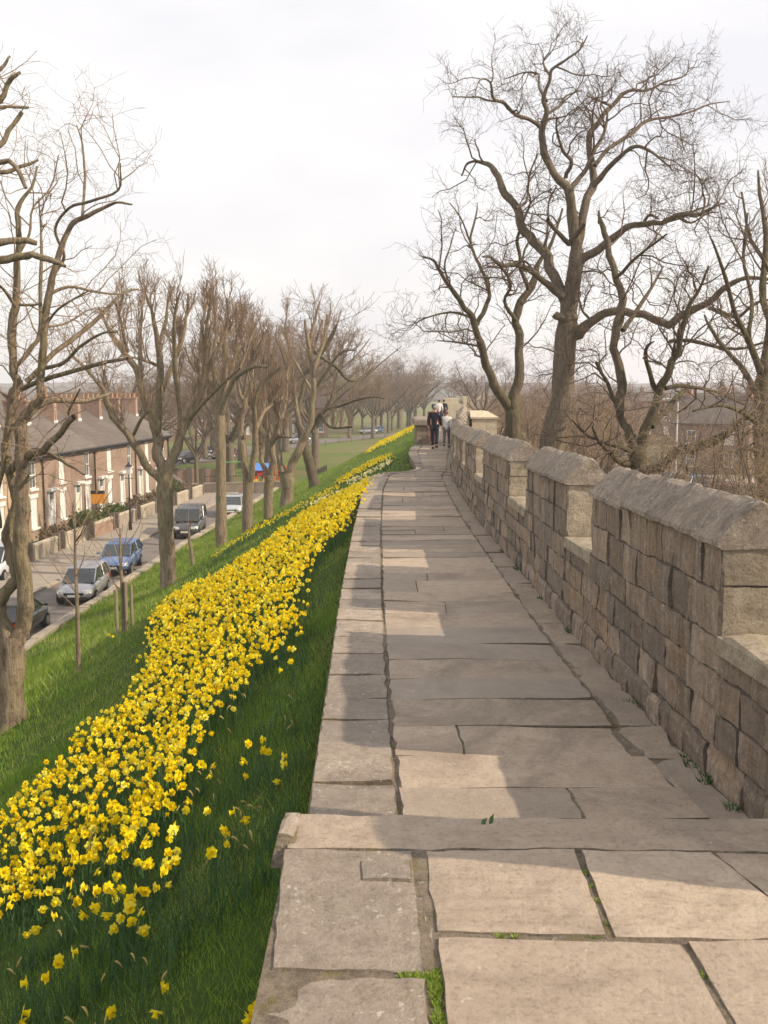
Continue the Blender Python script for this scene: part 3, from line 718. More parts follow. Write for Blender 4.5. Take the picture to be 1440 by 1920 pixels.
# --- the big tree right of the wall
t = Tree(1); Y = 34
t.limb(Z7([(610, 1980, 62), (640, 1720, 50), (668, 1560, 45), (690, 1400, 41), (702, 1250, 39), (714, 1130, 33), (735, 1000, 28), (741, 915, 25)]), Y, 0, True, seg=True, t0=.45, wob=.12)
for l, dy in [
    ([(712, 1190, 20), (690, 1165, 17), (668, 1145, 16)], -.5),
    ([(700, 1090, 19), (640, 1045, 14), (580, 995, 12), (520, 962, 11), (470, 968, 8), (430, 938, 6), (400, 935, 4)], -2.5),
    ([(705, 1110, 22), (655, 1000, 21), (620, 915, 20), (580, 870, 19), (545, 830, 18), (510, 740, 16), (470, 685, 15), (440, 615, 12), (395, 592, 7), (345, 595, 5), (322, 640, 3)], 3.0),
    ([(741, 920, 24), (728, 800, 22), (712, 700, 18), (660, 640, 16), (625, 560, 15), (617, 480, 13), (632, 410, 11), (625, 360, 9), (642, 290, 7), (652, 250, 6), (700, 220, 4.5), (752, 180, 3.5), (782, 130, 2)], -2.0),
    ([(617, 475, 10), (570, 435, 8), (510, 410, 8), (480, 375, 7), (437, 355, 6), (425, 300, 4), (390, 290, 3), (370, 340, 2)], -3.0),
    ([(632, 370, 7), (605, 310, 5), (600, 268, 4), (545, 265, 3), (480, 288, 2)], 2.0),
    ([(643, 275, 5), (620, 225, 3.5), (642, 190, 2)], 1.0),
    ([(630, 420, 6), (680, 385, 5), (705, 350, 4), (760, 330, 2.5)], 2.0),
    ([(742, 905, 19), (770, 770, 17), (800, 680, 16), (797, 600, 14), (790, 500, 12), (820, 450, 11), (868, 388, 9), (930, 330, 7), (1000, 330, 5), (1060, 300, 4), (1140, 275, 3), (1152, 220, 1.5)], 2.5),
    ([(868, 386, 6), (825, 368, 5), (780, 348, 3)], -1.5),
    ([(800, 680, 12), (860, 612, 10), (940, 540, 8), (1000, 545, 6), (1060, 592, 4), (1092, 620, 2.5)], -2.5),
    ([(808, 605, 9), (860, 540, 8), (950, 480, 7.5), (1000, 440, 7), (1080, 424, 5), (1150, 410, 4), (1230, 380, 3), (1300, 370, 1.5)], 3.5),
    ([(716, 690, 12), (765, 630, 9), (800, 560, 8), (845, 480, 6), (855, 400, 4)], 1.0),
    ([(702, 650, 9), (722, 590, 8), (692, 550, 6), (672, 490, 5), (668, 430, 3)], -1.5),
    ([(716, 890, 11), (660, 830, 9), (634, 800, 7)], -1.2), ([(718, 880, 9), (745, 850, 9), (772, 818, 7)], -.8),
    ([(745, 970, 20), (790, 930, 17), (860, 880, 15), (925, 830, 13), (990, 815, 11), (1060, 815, 10), (1110, 785, 10), (1180, 782, 8), (1240, 755, 5), (1290, 740, 2.5)], -3.5),
    ([(985, 815, 6), (1008, 785, 6), (1040, 800, 4)], -.5), ([(1110, 790, 6), (1160, 812, 4), (1220, 780, 3), (1260, 775, 2)], -2.5),
    ([(735, 1220, 26), (790, 1180, 20), (870, 1140, 17), (960, 1145, 16), (1040, 1170, 16), (1090, 1183, 16), (1150, 1135, 15), (1220, 1110, 14), (1280, 1052, 12), (1360, 1015, 9), (1440, 1020, 7), (1520, 1000, 4)], -4.0),
    ([(1225, 1125, 8), (1285, 1145, 7), (1330, 1160, 7), (1390, 1110, 6), (1450, 1092, 5), (1520, 1060, 3)], -5.0),
    ([(800, 1178, 7), (765, 1140, 5), (752, 1100, 4)], -.8),
    ([(1060, 815, 4), (1150, 780, 3), (1170, 690, 3), (1172, 590, 2.2), (1165, 520, 1.4)], -3.5),
    ([(520, 760, 6), (560, 730, 5), (570, 640, 4), (600, 560, 3)], 2.5),
    ([(620, 915, 7), (635, 850, 5), (640, 740, 4), (670, 680, 3)], 1.0)]:
    t.limb(Z7(l), Y, dy, wob=.38)
a = t.sprout(1, 0, 1.6, .032, .95, .08, .38, 7, per_len=2.0, rmin=.008)
b = t.sprout(2, 7, .95, .012, .9, .15, .33, 5, parents=a, rmin=.006)
c = t.sprout(3, 5, .5, .007, .9, .2, .3, 4, parents=b, rmin=.0048)
t.build('big_tree', 'tallest bare tree, thick trunk and crooked limbs, behind the right battlement wall', [M['bark3'], M['twigdark']])
# --- two stemmed mossy tree beside it
t = Tree(2); Y = 38
t.limb(Z7([(505, 1900, 36), (510, 1700, 32), (512, 1580, 30), (508, 1490, 27)]), Y, 0, True, seg=False, wob=.1)
for l, dy in [
    ([(505, 1510, 22), (455, 1420, 19), (412, 1330, 17), (388, 1250, 15), (370, 1180, 13), (322, 1110, 11), (282, 1050, 9), (242, 990, 7), (220, 950, 5), (180, 938, 3)], -2),
    ([(378, 1185, 10), (406, 1130, 9), (422, 1060, 8), (400, 990, 7), (370, 930, 6), (354, 880, 5), (372, 800, 4), (380, 740, 2)], 2),
    ([(365, 1165, 6), (300, 1140, 5), (220, 1150, 3.5), (130, 1190, 2)], -3), ([(388, 1262, 5), (310, 1250, 4), (230, 1242, 2)], 2),
    ([(515, 1500, 22), (540, 1380, 20), (536, 1280, 18), (520, 1180, 17), (545, 1100, 16), (580, 1030, 15), (602, 960, 10), (650, 890, 7), (690, 760, 4)], 1.5),
    ([(520, 1170, 9), (480, 1100, 7), (502, 1040, 6), (470, 980, 5), (420, 930, 3)], -2), ([(565, 1055, 9), (540, 980, 8), (525, 900, 7), (540, 820, 6), (572, 740, 4), (560, 680, 2.5)], -1.5),
    ([(284, 1055, 5), (262, 980, 4), (280, 900, 3), (300, 830, 2)], 1.5), ([(355, 885, 4), (320, 800, 3), (280, 740, 2)], 1)]:
    t.limb(Z7(l), Y, dy, wob=.45)
a = t.sprout(1, 0, 1.9, .032, .95, .22, .36, 6, per_len=1.6, rmin=.010)
b = t.sprout(2, 7, .95, .013, .9, .15, .33, 5, parents=a, rmin=.007)
c = t.sprout(3, 3, .5, .007, .9, .15, .3, 3, parents=b, rmin=.0055)
t.build('forked_tree', 'bare mossy tree forked low into two stems, just left of the tallest tree', [M['bark2'], M['twigdark']])
# --- low many stemmed tree
t = Tree(3); Y = 27
t.limb([(1205, 1010, 22), (1200, 930, 18), (1198, 880, 16), (1195, 842, 17)], Y, 0, True, seg=False, wob=.1)
for l, dy in [
    ([(1196, 850, 14), (1180, 815, 10), (1168, 790, 8), (1160, 765, 9), (1165, 720, 10.5), (1150, 655, 9), (1155, 610, 10), (1165, 580, 9), (1162, 540, 8), (1150, 505, 7), (1138, 455, 6.5), (1127, 420, 5), (1122, 395, 1.5)], 1.5),
    ([(1200, 850, 13), (1214, 795, 10), (1234, 740, 9), (1250, 700, 8), (1271, 660, 7), (1282, 612, 7), (1290, 580, 5), (1310, 540, 3), (1330, 500, 2)], -1),
    ([(1222, 800, 7), (1240, 780, 6), (1268, 748, 5), (1295, 720, 3)], 1.5), ([(1234, 738, 6), (1216, 692, 5), (1211, 655, 4), (1225, 640, 1.5)], -1.5),
    ([(1192, 850, 6), (1140, 832, 5), (1100, 815, 3.5), (1075, 790, 2)], -2), ([(1192, 870, 8), (1165, 865, 7), (1130, 835, 4), (1110, 800, 2)], -2),
    ([(1248, 728, 5), (1290, 724, 4), (1340, 735, 3), (1400, 760, 2)], 2), ([(1168, 620, 5), (1200, 575, 4.5), (1245, 500, 1.5)], 2),
    ([(1160, 770, 5), (1140, 720, 4), (1118, 680, 3)], -1), ([(1155, 520, 4), (1195, 480, 3), (1250, 440, 2)], -2), ([(1262, 690, 4), (1262, 660, 4), (1265, 640, 2)], -1),
    ([(1205, 885, 12), (1250, 868, 10), (1280, 842, 11), (1312, 838, 11), (1345, 822, 9), (1390, 790, 6), (1420, 770, 3)], -2.5), ([(1232, 900, 6), (1262, 905, 5), (1284, 892, 5), (1288, 870, 3)], -1.5),
    ([(1255, 640, 4), (1300, 640, 4), (1380, 655, 3), (1440, 640, 2)], -1)]:
    t.limb(l, Y, dy, wob=.45)
a = t.sprout(1, 0, 1.5, .026, .95, .15, .42, 6, per_len=2.0, rmin=.008)
b = t.sprout(2, 7, .8, .010, .9, .08, .36, 5, parents=a, rmin=.0055)
c = t.sprout(3, 3, .42, .006, .9, .05, .3, 3, parents=b, rmin=.0042)
t.build('spreading_tree', 'low dark tree with many twisted stems above the nearest right-hand coping', [M['bark2'], M['twigdark']])
# --- tree at the right edge
t = Tree(4); Y = 24
t.limb([(1450, 1100, 26), (1438, 950, 20), (1432, 860, 17), (1428, 760, 15), (1432, 690, 13)], Y, 0, True, t0=.3, wob=.12)
for l, dy in [
    ([(1432, 700, 11), (1442, 620, 9), (1430, 540, 7), (1436, 460, 6), (1428, 380, 4), (1420, 320, 2)], 1.5), ([(1430, 710, 9), (1405, 640, 7), (1378, 590, 5), (1360, 520, 4), (1335, 450, 2)], -1.5),
    ([(1428, 760, 8), (1400, 700, 6), (1372, 670, 5), (1340, 630, 4), (1320, 590, 2)], 2), ([(1440, 640, 7), (1470, 560, 6), (1480, 460, 5), (1460, 380, 3)], -1), ([(1436, 700, 8), (1480, 650, 6), (1540, 600, 4)], 1),
    ([(1430, 800, 6), (1390, 770, 5), (1350, 760, 4), (1300, 770, 2)], -2), ([(1405, 640, 5), (1410, 560, 4), (1395, 480, 3), (1400, 400, 2)], 1), ([(1432, 850, 6), (1400, 840, 4), (1350, 850, 3)], -2.5), ([(1470, 560, 5), (1440, 500, 4), (1405, 440, 3), (1390, 360, 2)], 2)]:
    t.limb(l, Y, dy, wob=.4)
a = t.sprout(1, 0, 1.5, .022, .85, .45, .3, 6, per_len=1.8, rmin=.008)
b = t.sprout(2, 6, .8, .010, .8, .3, .28, 5, parents=a, rmin=.0055)
c = t.sprout(3, 3, .45, .006, .8, .2, .25, 3, parents=b, rmin=.0042)
t.build('upright_tree', 'bare tree with a dense upswept crown, cut off by the right edge', [M['bark2'], M['twigdark']])

# --- left hand trees
t = Tree(11); Y = 17.7
t.limb([(14, 1405, 34), (20, 1360, 29), (22, 1290, 26), (21, 1230, 25), (22, 1195, 25)], Y, 0, True, seg=False, wob=.08)
for l, dy in [
    ([(16, 1205, 18), (2, 1160, 15), (-2, 1135, 14), (10, 1108, 14), (30, 1082, 13), (24, 1050, 13), (16, 1010, 13), (24, 965, 12), (29, 920, 12), (20, 885, 12), (13, 850, 11), (12, 825, 10), (20, 780, 11), (26, 740, 11), (33, 715, 10), (24, 690, 8), (23, 640, 9), (28, 590, 9), (32, 550, 8), (33, 490, 7), (36, 430, 6), (33, 390, 5), (60, 350, 3), (70, 310, 2)], .8),
    ([(34, 1205, 18), (46, 1165, 18), (46, 1130, 17), (42, 1073, 16), (40, 1007, 16), (42, 940, 15), (42, 880, 15), (40, 825, 14), (44, 785, 12), (62, 765, 10), (76, 745, 8), (78, 700, 8), (82, 640, 8), (84, 590, 8), (88, 552, 8), (103, 511, 7), (118, 455, 6), (139, 419, 5.5), (175, 398, 4.5), (216, 380, 3), (247, 383, 1.8)], -.8),
    ([(17, 885, 9), (45, 863, 9), (80, 845, 8), (107, 817, 7), (137, 780, 7)], -1), ([(80, 848, 4), (110, 861, 4), (135, 875, 3), (157, 890, 2)], -1.6), ([(137, 782, 3), (128, 772, 2.5), (150, 730, 2)], -.6),
    ([(52, 768, 8), (100, 752, 6), (150, 753, 5), (197, 743, 4), (206, 735, 3)], .8), ([(40, 728, 6), (75, 714, 5), (110, 703, 5), (187, 682, 4.5), (240, 672, 3)], -1.2),
    ([(48, 716, 6), (75, 690, 5), (103, 660, 5.5), (164, 614, 5), (205, 575, 4), (231, 548, 3), (262, 542, 1.5)], 1.2), ([(82, 690, 5), (120, 680, 4), (150, 650, 3.5), (190, 625, 2.5), (220, 622, 1.5)], -1.5),
    ([(28, 690, 5), (60, 650, 5), (75, 622, 4.5), (75, 560, 4), (78, 490, 3.5), (77, 430, 2.5), (72, 370, 1.5)], .6), ([(87, 555, 4), (128, 537, 3), (180, 547, 2.5), (226, 552, 2), (247, 540, 1.2)], .8),
    ([(154, 410, 3), (159, 350, 2.8), (159, 316, 2.5), (154, 270, 2), (144, 234, 1.2)], 1), ([(103, 511, 4), (120, 480, 3.5), (103, 430, 3), (130, 390, 3), (170, 377, 3), (221, 357, 2.2), (226, 306, 1.3)], -1.2),
    ([(82, 612, 3), (120, 608, 2.5), (162, 583, 1.5)], 1), ([(85, 610, 3), (110, 580, 2.5), (165, 545, 1.5)], -1), ([(30, 575, 4), (5, 540, 3), (-30, 520, 2)], -.6), ([(33, 480, 3), (55, 440, 2.5), (62, 390, 2), (95, 350, 1.5), (110, 290, 1)], .6), ([(36, 570, 3), (50, 572, 3), (72, 570, 2.5)], 0),
    ([(0, 990, 5), (-5, 930, 5), (6, 870, 5), (14, 800, 5), (30, 710, 4), (28, 680, 3)], -.8)]:
    t.limb(l, Y, dy, wob=.3)
a = t.sprout(1, 0, 1.15, .013, .85, .12, .3, 6, per_len=2.3, rmin=.005)
b = t.sprout(2, 6, .6, .006, .8, 0, .26, 5, parents=a, rmin=.0035)
c = t.sprout(3, 3, .32, .004, .8, -.05, .22, 3, parents=b, rmin=.0026)
t.build('twin_stem_tree', 'pale two-stemmed bare tree standing on the grass bank at the left edge', [M['bark'], M['twigred']])
# --- cut limbs reaching in from a tree outside the frame
t = Tree(12); Y = 16.5
t.limb([(-170, 1400, 34), (-165, 1100, 27), (-160, 800, 25), (-150, 500, 22), (-140, 300, 17), (-130, 120, 10)], Y, 0, True, seg=False, wob=.1)
for l, dy in [([(-150, 520, 16), (-70, 470, 12), (0, 456, 8), (40, 449, 7), (67, 455, 5)], .3), ([(-150, 560, 16), (-60, 500, 12), (0, 484, 9), (40, 480, 8), (62, 478, 7), (95, 488, 6), (123, 499, 4)], -.4), ([(-150, 380, 14), (-40, 300, 8), (0, 274, 6), (20, 240, 5), (42, 210, 4)], .4), ([(-145, 330, 12), (-50, 230, 8), (0, 188, 6), (20, 150, 5), (38, 136, 3)], -.3), ([(-150, 420, 12), (-60, 330, 8), (0, 303, 6), (25, 308, 5), (50, 352, 4)], -.2), ([(-146, 340, 12), (-60, 300, 8), (0, 322, 5), (40, 312, 4), (72, 300, 2)], .6), ([(-140, 300, 10), (-60, 180, 6), (0, 130, 4), (18, 105, 2)], .2), ([(-145, 320, 10), (-50, 215, 6), (0, 200, 4), (55, 203, 2.5)], .8)]:
    t.limb(l, Y, dy, wob=.35, t0=.35)
a = t.sprout(1, 0, .9, .010, .9, .35, .25, 6, per_len=2.6, rmin=.005)
b = t.sprout(2, 4, .5, .005, .8, .2, .25, 4, parents=a, rmin=.0035)
t.build('lopped_tree', 'bare tree whose stubby lopped limbs reach in at the top left edge', [M['bark'], M['twigred']], base=at(-170, 1400, Y))

def pollard(seed, Y, trunk, limbs, name, label, per=2.3, shoots=1.5, mats=('bark', 'twigred'), n2=6, n3=3, up=.75, extra=0, dyt=0, ln=.95):
    t = Tree(seed); t.lw = .82
    t.limb(trunk, Y, dyt, True, seg=False, wob=.12)
    for l, dy in limbs: t.limb(l, Y, dy, wob=.35, t0=.3)
    a = t.sprout(1, 0, ln, .035, .65, up * 1.2, .12, 6, per_len=per, rmin=.012)
    b = t.sprout(2, n2, .62, .013, .65, up * .8, .14, 5, parents=a, rmin=.009)
    c = t.sprout(3, n3, .36, .008, .65, .3, .2, 3, parents=b, rmin=.0075)
    t.build(name, label, [M[mats[0]], M[mats[1]]])
    return t
pollard(13, 38.1, [(322, 1125, 23), (315, 1090, 18), (312, 1040, 15), (310, 980, 15), (308, 930, 16), (306, 885, 17)], [
    ([(306, 905, 12), (285, 885, 9), (268, 860, 9), (245, 822, 9), (215, 787, 8), (203, 765, 8), (190, 728, 5), (160, 690, 4), (130, 665, 3)], -2),
    ([(306, 900, 14), (298, 850, 13), (293, 800, 12), (278, 760, 9), (258, 700, 8), (230, 655, 6), (205, 620, 4), (185, 575, 2)], 2),
    ([(295, 810, 10), (298, 750, 9), (300, 700, 8), (296, 640, 7), (286, 590, 4), (275, 555, 2)], -1.5), ([(312, 895, 13), (330, 840, 11), (350, 790, 9), (372, 745, 8), (388, 700, 7), (412, 650, 5), (445, 610, 3)], 1.5),
    ([(300, 750, 7), (322, 690, 6), (340, 640, 5), (350, 585, 3), (352, 550, 2)], 2.5), ([(340, 815, 8), (336, 760, 7), (331, 700, 7), (326, 640, 5), (330, 575, 3), (338, 548, 2)], -2.5),
    ([(265, 715, 5), (262, 650, 5), (266, 590, 3), (262, 555, 2)], 1), ([(375, 742, 6), (385, 680, 5), (388, 610, 4), (396, 560, 2)], -1), ([(240, 660, 4), (225, 600, 3), (215, 560, 2)], -1.5), ([(355, 785, 5), (400, 735, 4), (450, 690, 3)], -2), ([(246, 822, 5), (262, 790, 4), (278, 770, 3)], -1), ([(296, 650, 5), (312, 600, 4), (315, 555, 2)], .5), ([(305, 690, 4), (270, 675, 3), (225, 668, 2)], -2.5)],
    'pollarded_tree', 'large pollarded tree with a low fork, in front of the gable end of the terrace', per=2.3, n2=7)
pollard(14, 47.7, [(417, 1050, 14), (415, 1020, 11.5), (415, 950, 10.5), (413, 880, 10), (412, 800, 10), (410, 752, 8.5), (404, 715, 6), (400, 680, 4.5), (404, 635, 3)], [
    ([(411, 775, 9), (404, 745, 8), (390, 710, 7), (376, 650, 5.5), (384, 590, 3), (390, 560, 2)], 2), ([(411, 772, 9), (416, 735, 8), (423, 700, 7), (420, 640, 5.5), (427, 590, 3), (425, 560, 2)], -1.5), ([(411, 780, 9), (424, 745, 8), (440, 712, 7), (472, 690, 5), (503, 688, 3)], -2), ([(411, 765, 7), (420, 730, 6), (436, 690, 5.5), (446, 630, 4), (455, 585, 2)], 1.5), ([(408, 752, 6), (395, 720, 5), (365, 690, 3), (345, 650, 2)], -1), ([(424, 680, 4), (405, 630, 3), (404, 570, 2)], 1), ([(440, 712, 4), (462, 660, 3), (478, 610, 2)], .5)],
    'pollarded_tree', 'straight rough-barked trunk forking high, standing right of the dark parked van', per=2.3, n2=7)
pollard(15, 50, [(463, 1022, 13), (462, 995, 10.5), (464, 950, 10), (464, 905, 10)], [
    ([(462, 910, 8), (456, 850, 7), (453, 800, 6.5), (457, 762, 6), (446, 725, 4), (440, 690, 3)], 1), ([(466, 910, 8), (476, 850, 7), (481, 800, 6), (478, 760, 5), (492, 720, 4), (525, 690, 3)], -1.5), ([(457, 765, 5), (468, 730, 4), (474, 690, 3), (480, 640, 2)], .6), ([(480, 805, 5), (498, 770, 4), (530, 745, 3)], 1.8), ([(478, 765, 5), (466, 700, 4), (470, 640, 3), (475, 590, 2)], 2), ([(456, 740, 4), (470, 680, 3), (500, 620, 2)], -1)],
    'pollarded_tree', 'slim tree splitting into a tight V, left of the small playhouse', per=2.3, n2=7)
pollard(16, 52, [(503, 1005, 12), (503, 970, 9), (503, 925, 8.5), (504, 895, 10)], [
    ([(502, 900, 7), (492, 868, 5.5), (487, 840, 4.5), (484, 815, 3), (490, 790, 2)], 1), ([(505, 900, 8), (512, 860, 7), (510, 830, 7), (520, 800, 5), (524, 780, 4), (515, 760, 3), (520, 720, 2)], -1), ([(512, 822, 5), (525, 818, 4), (545, 820, 2)], -1), ([(512, 840, 4), (502, 800, 3), (500, 750, 2), (510, 690, 1.5)], 1), ([(521, 798, 4), (535, 760, 3), (540, 700, 2), (545, 640, 1.5)], 1.5)],
    'pollarded_tree', 'small knobbly tree with a bulge low on its trunk, right of the playhouse', per=2.3, n2=6)
pollard(17, 58, [(538, 985, 15), (538, 945, 12), (538, 905, 13), (536, 882, 15)], [
    ([(532, 890, 9), (524, 850, 7), (519, 815, 6), (512, 760, 4), (500, 700, 3), (505, 640, 2)], 1.5), ([(542, 892, 11), (558, 850, 10), (576, 812, 9), (585, 765, 7), (586, 720, 6), (578, 640, 5), (572, 600, 3)], -1), ([(572, 818, 6), (558, 780, 4), (552, 720, 3), (545, 650, 2)], 2), ([(586, 740, 5), (610, 700, 4), (640, 660, 3), (668, 655, 1.5)], -2), ([(586, 700, 5), (606, 640, 4), (612, 590, 2.5)], 1.5), ([(578, 645, 4), (590, 600, 3), (600, 565, 1.5)], 0), ([(520, 800, 4), (540, 740, 3), (548, 690, 2)], 1), ([(587, 735, 4), (560, 690, 3), (535, 630, 2), (540, 570, 1.4)], 2)],
    'pollarded_tree', 'stout grey tree forked like a Y just above the daffodils', per=2.3, n2=7)
pollard(18, 66, [(590, 935, 14), (588, 905, 10.5), (580, 870, 9.5), (572, 840, 9), (560, 790, 8)], [
    ([(562, 795, 7), (552, 740, 6), (540, 690, 4), (520, 640, 3)], 1), ([(572, 830, 5), (600, 775, 4), (640, 760, 3), (690, 745, 2), (720, 748, 1.2)], -2), ([(560, 790, 6), (570, 720, 5), (590, 650, 3), (605, 600, 2)], 2), ([(598, 775, 4), (620, 800, 3), (660, 800, 2)], -3), ([(575, 700, 4), (610, 650, 3), (630, 610, 2)], -1), ([(590, 660, 4), (630, 690, 4), (660, 715, 3), (700, 690, 2)], 3)],
    'leaning_tree', 'dark leaning trunk at the edge of the lawn behind the Y-forked tree', per=2.3, n2=7, mats=('bark2', 'twigred'))

# --- generic background trees: three prototypes, copied with their parts
def proto(seed, h, spread, per, mats, fine=1.0, trunk_r=.28, wide=1.0):
    t = Tree(seed); r = t.r
    tz = h * .3
    t.limb_w(np.array([(0, 0, -.6), (.05, 0, tz * .5), (0, .05, tz)]), np.array([trunk_r * 1.25, trunk_r, trunk_r * .85]), True, False)
    for k in range(9):
        a = 2 * PI * k / 9 + r.uniform(-.3, .3); e = r.uniform(.25, 1.0); L = h * r.uniform(.42, .68)
        pts = [np.array((0, 0, tz * r.uniform(.7, 1)))]; d = np.array((math.cos(a) * e * wide, math.sin(a) * e * wide, 1.0)); d /= np.linalg.norm(d)
        for q in range(5):
            pts.append(pts[-1] + d * L / 5); d = d + r.normal(0, .16, 3) + np.array((0, 0, .07)); d /= np.linalg.norm(d)
        t.limb_w(np.array(pts), np.linspace(trunk_r * .55, trunk_r * .1, 6), False, True, 3, .2, .2)
    a = t.sprout(1, 0, h * .2, .045, .9, .35, .22, 5, per_len=per, rmin=.02)
    b = t.sprout(2, 5, h * .11, .02, .85, .25, .22, 4, parents=a, rmin=.014)
    c = t.sprout(3, int(4 * fine), h * .06, .012, .85, .2, .22, 3, parents=b, rmin=.0105)
    return t
def copy_tree(o, loc, rz, s, label=None, group=None):
    c = o.copy(); COL.objects.link(c); c.location = loc; c.rotation_euler = (0, 0, rz); c.scale = s
    if label: c['label'] = label
    if group: c['group'] = group
    for ch in o.children:
        d = ch.copy(); COL.objects.link(d); d.parent = c
        for g in ch.children:
            e = g.copy(); COL.objects.link(e); e.parent = d
    return c
def gz(X, Y): return float(zter(X, Y)) if X < xe(Y) or X > xw(Y) + .3 else -1.6
PR_ = {}
def bg_tree(kind, px, Y, top, label, group=None, wide=1.0, zoff=0.0, base=None):
    X = (px - 720) / FPX * Y; z = gz(X, Y) if base is None else base
    ztop = CAM_H + (728 - top) / FPX * Y
    key = kind
    if key not in PR_:
        t = proto(*KINDS[kind][0])
        PR_[key] = t.build('bare_tree', label, [M[m] for m in KINDS[kind][1]], group, base=(0, 0, 0), k0=7, ks=(4, 3, 3, 3)); o = PR_[key]; first = True
    else: first = False
    s = (ztop - z) / KINDS[kind][0][1]
    rz = RNG.uniform(0, 6.28)
    if first:
        o.location = (X, Y, z); o.rotation_euler = (0, 0, rz); o.scale = (s * wide, s * wide, s); return o
    return copy_tree(PR_[key], (X, Y, z), rz, (s * wide, s * wide, s), label, group)
KINDS = {'round': ((31, 14, 1, 1.05, None), ('bark3', 'twigfar')), 'red': ((32, 13, 1, 1.3, None), ('bark3', 'twigred')), 'far': ((33, 16, 1, 1.2, None, 1.0, .3, 1.25), ('bark3', 'twigfar')), 'olive': ((34, 12, 1, 1.2, None), ('bark3', 'twigolive'))}
AV = 'bare trees beyond the near left-hand row'
for kind, px, Y, top, wide, lab in [
    ('round', 368, 97, 690, .9, 'small bare tree in front of the brick wall by the black parked car'),
    ('red', 455, 120, 560, 1.25, 'broad bare tree with reddish twigs standing behind the slim V-shaped tree'),
    ('round', 505, 112, 515, 1.35, 'tall round-crowned bare tree whose fine top rises above the near pollards'),
    ('round', 590, 118, 575, 1.2, 'round bare tree rising behind the Y-forked tree'),
    ('far', 612, 205, 640, 1.1, 'bare tree on the lawn right of the leaning trunk'),
    ('olive', 655, 190, 665, .9, 'bare tree with an olive-green tint of buds on the lawn'),
    ('far', 680, 215, 690, 1.0, 'pale brown bare tree in front of the parked cars beyond the lawn'),
    ('red', 400, 150, 640, 1.3, 'reddish bare tree above the roofs beyond the brick wall'),
    ('far', 545, 190, 660, 1.3, 'hazy bare tree far beyond the playground'),
    ('red', 700, 190, 672, 1.1, 'reddish bare tree halfway along the far avenue'),
    ('far', 728, 210, 662, 1.1, 'rounded brown tree in the far avenue, left of the tallest one there'),
    ('far', 765, 230, 655, 1.35, 'biggest rounded tree of the far avenue, above the distant daffodils'),
    ('olive', 795, 250, 690, 1.0, 'greenish tree at the right end of the far avenue'),
    ('red', 735, 225, 720, 1.2, 'small reddish tree at the foot of the far bank'),
    ('red', 705, 235, 715, 1.2, 'small reddish tree at the far edge of the lawn'),
    ('far', 480, 230, 690, 1.5, 'distant hazy tree behind the playground'),
    ('far', 330, 190, 690, 1.4, 'distant tree behind the terrace gable'),
    ('olive', 195, 125, 712, 1.2, 'olive-tinted tree crown behind the chimneys of the terrace'),
    ('far', 640, 260, 700, 1.6, 'faint tree on the skyline left of the far avenue'),
    ('far', 778, 250, 660, 1.4, 'full rounded crown just right of the biggest tree of the far avenue'), ('round', 748, 238, 664, 1.5, 'full rounded crown just left of the biggest tree of the far avenue'), ('red', 770, 215, 690, 1.3, 'lower brown tree in front of the biggest tree of the far avenue'),
    ('far', 845, 330, 705, 1.5, 'faint rounded tree on the skyline straight ahead')]:
    bg_tree(kind, px, Y, top, lab, AV, wide)
for kind, px, Y, top, wide, lab in [
    ('red', 250, 104, 640, 1.3, 'brown twiggy tree rising behind the terrace ridge'), ('round', 430, 100, 600, 1.3, 'bushy bare tree behind the rough-barked trunk'), ('red', 535, 150, 610, 1.4, 'dense brown tree behind the small knobbly one'), ('far', 480, 140, 600, 1.3, 'brown tree filling the gap left of the playhouse'), ('red', 625, 240, 680, 1.2, 'low brown tree behind the leaning trunk'), ('far', 570, 210, 640, 1.4, 'distant brown tree right of the playground'), ('red', 385, 135, 700, 1.4, 'scrubby brown tree behind the brick wall'), ('red', 660, 215, 690, 1.5, 'brown tree left of the far avenue'), ('round', 715, 220, 690, 1.2, 'bare tree at the foot of the far bank, left of the distant daffodils'), ('far', 300, 150, 690, 1.6, 'wide hazy tree behind the terrace gable, left of its neighbour'), ('red', 520, 170, 700, 1.6, 'wide low brown tree far behind the playhouse'), ('far', 750, 280, 668, 1.5, 'far rounded tree behind the avenue')]:
    bg_tree(kind, px, Y, top, lab, AV, wide)
RG = 'bare trees beyond the right-hand wall'
for kind, px, Y, top, wide, lab in [
    ('far', 905, 105, 650, 1.35, 'big rounded grey-brown tree behind the forked mossy tree'),
    ('far', 870, 170, 690, 1.3, 'hazy tree above the far stone turret'),
    ('red', 985, 85, 715, 1.4, 'bushy brown tree between the forked tree and the thick trunk'),
    ('red', 1090, 75, 690, 1.4, 'reddish bushy tree right of the thick trunk'),
    ('red', 1150, 90, 725, 1.5, 'low reddish tree behind the spreading tree'),
    ('far', 1010, 140, 700, 1.6, 'faint wide tree beyond the thick trunk'),
    ('red', 1060, 60, 770, 1.5, 'low bushy tree at the foot of the thick trunk'),
    ('far', 1210, 200, 712, 1.4, 'far tree on the right-hand skyline'),
    ('red', 930, 70, 740, 1.5, 'brown bushy tree below the forked mossy tree'), ('red', 1000, 110, 690, 1.5, 'brown rounded tree in the gap left of the thick trunk'), ('far', 1050, 120, 690, 1.5, 'greyish tree behind the thick trunk'), ('red', 1120, 66, 745, 1.6, 'dense brown bush right of the thick trunk'), ('round', 1100, 100, 680, 1.4, 'bare tree whose crown shows between the thick trunk and the spreading tree'), ('far', 890, 240, 705, 1.6, 'faint tree on the skyline right of the far turret'), ('red', 955, 130, 715, 1.5, 'brown tree behind the forked mossy trunk'),
    ('far', 1400, 150, 700, 1.4, 'far tree behind the town roofs at the right edge')]:
    bg_tree(kind, px, Y, top, lab, RG, wide)
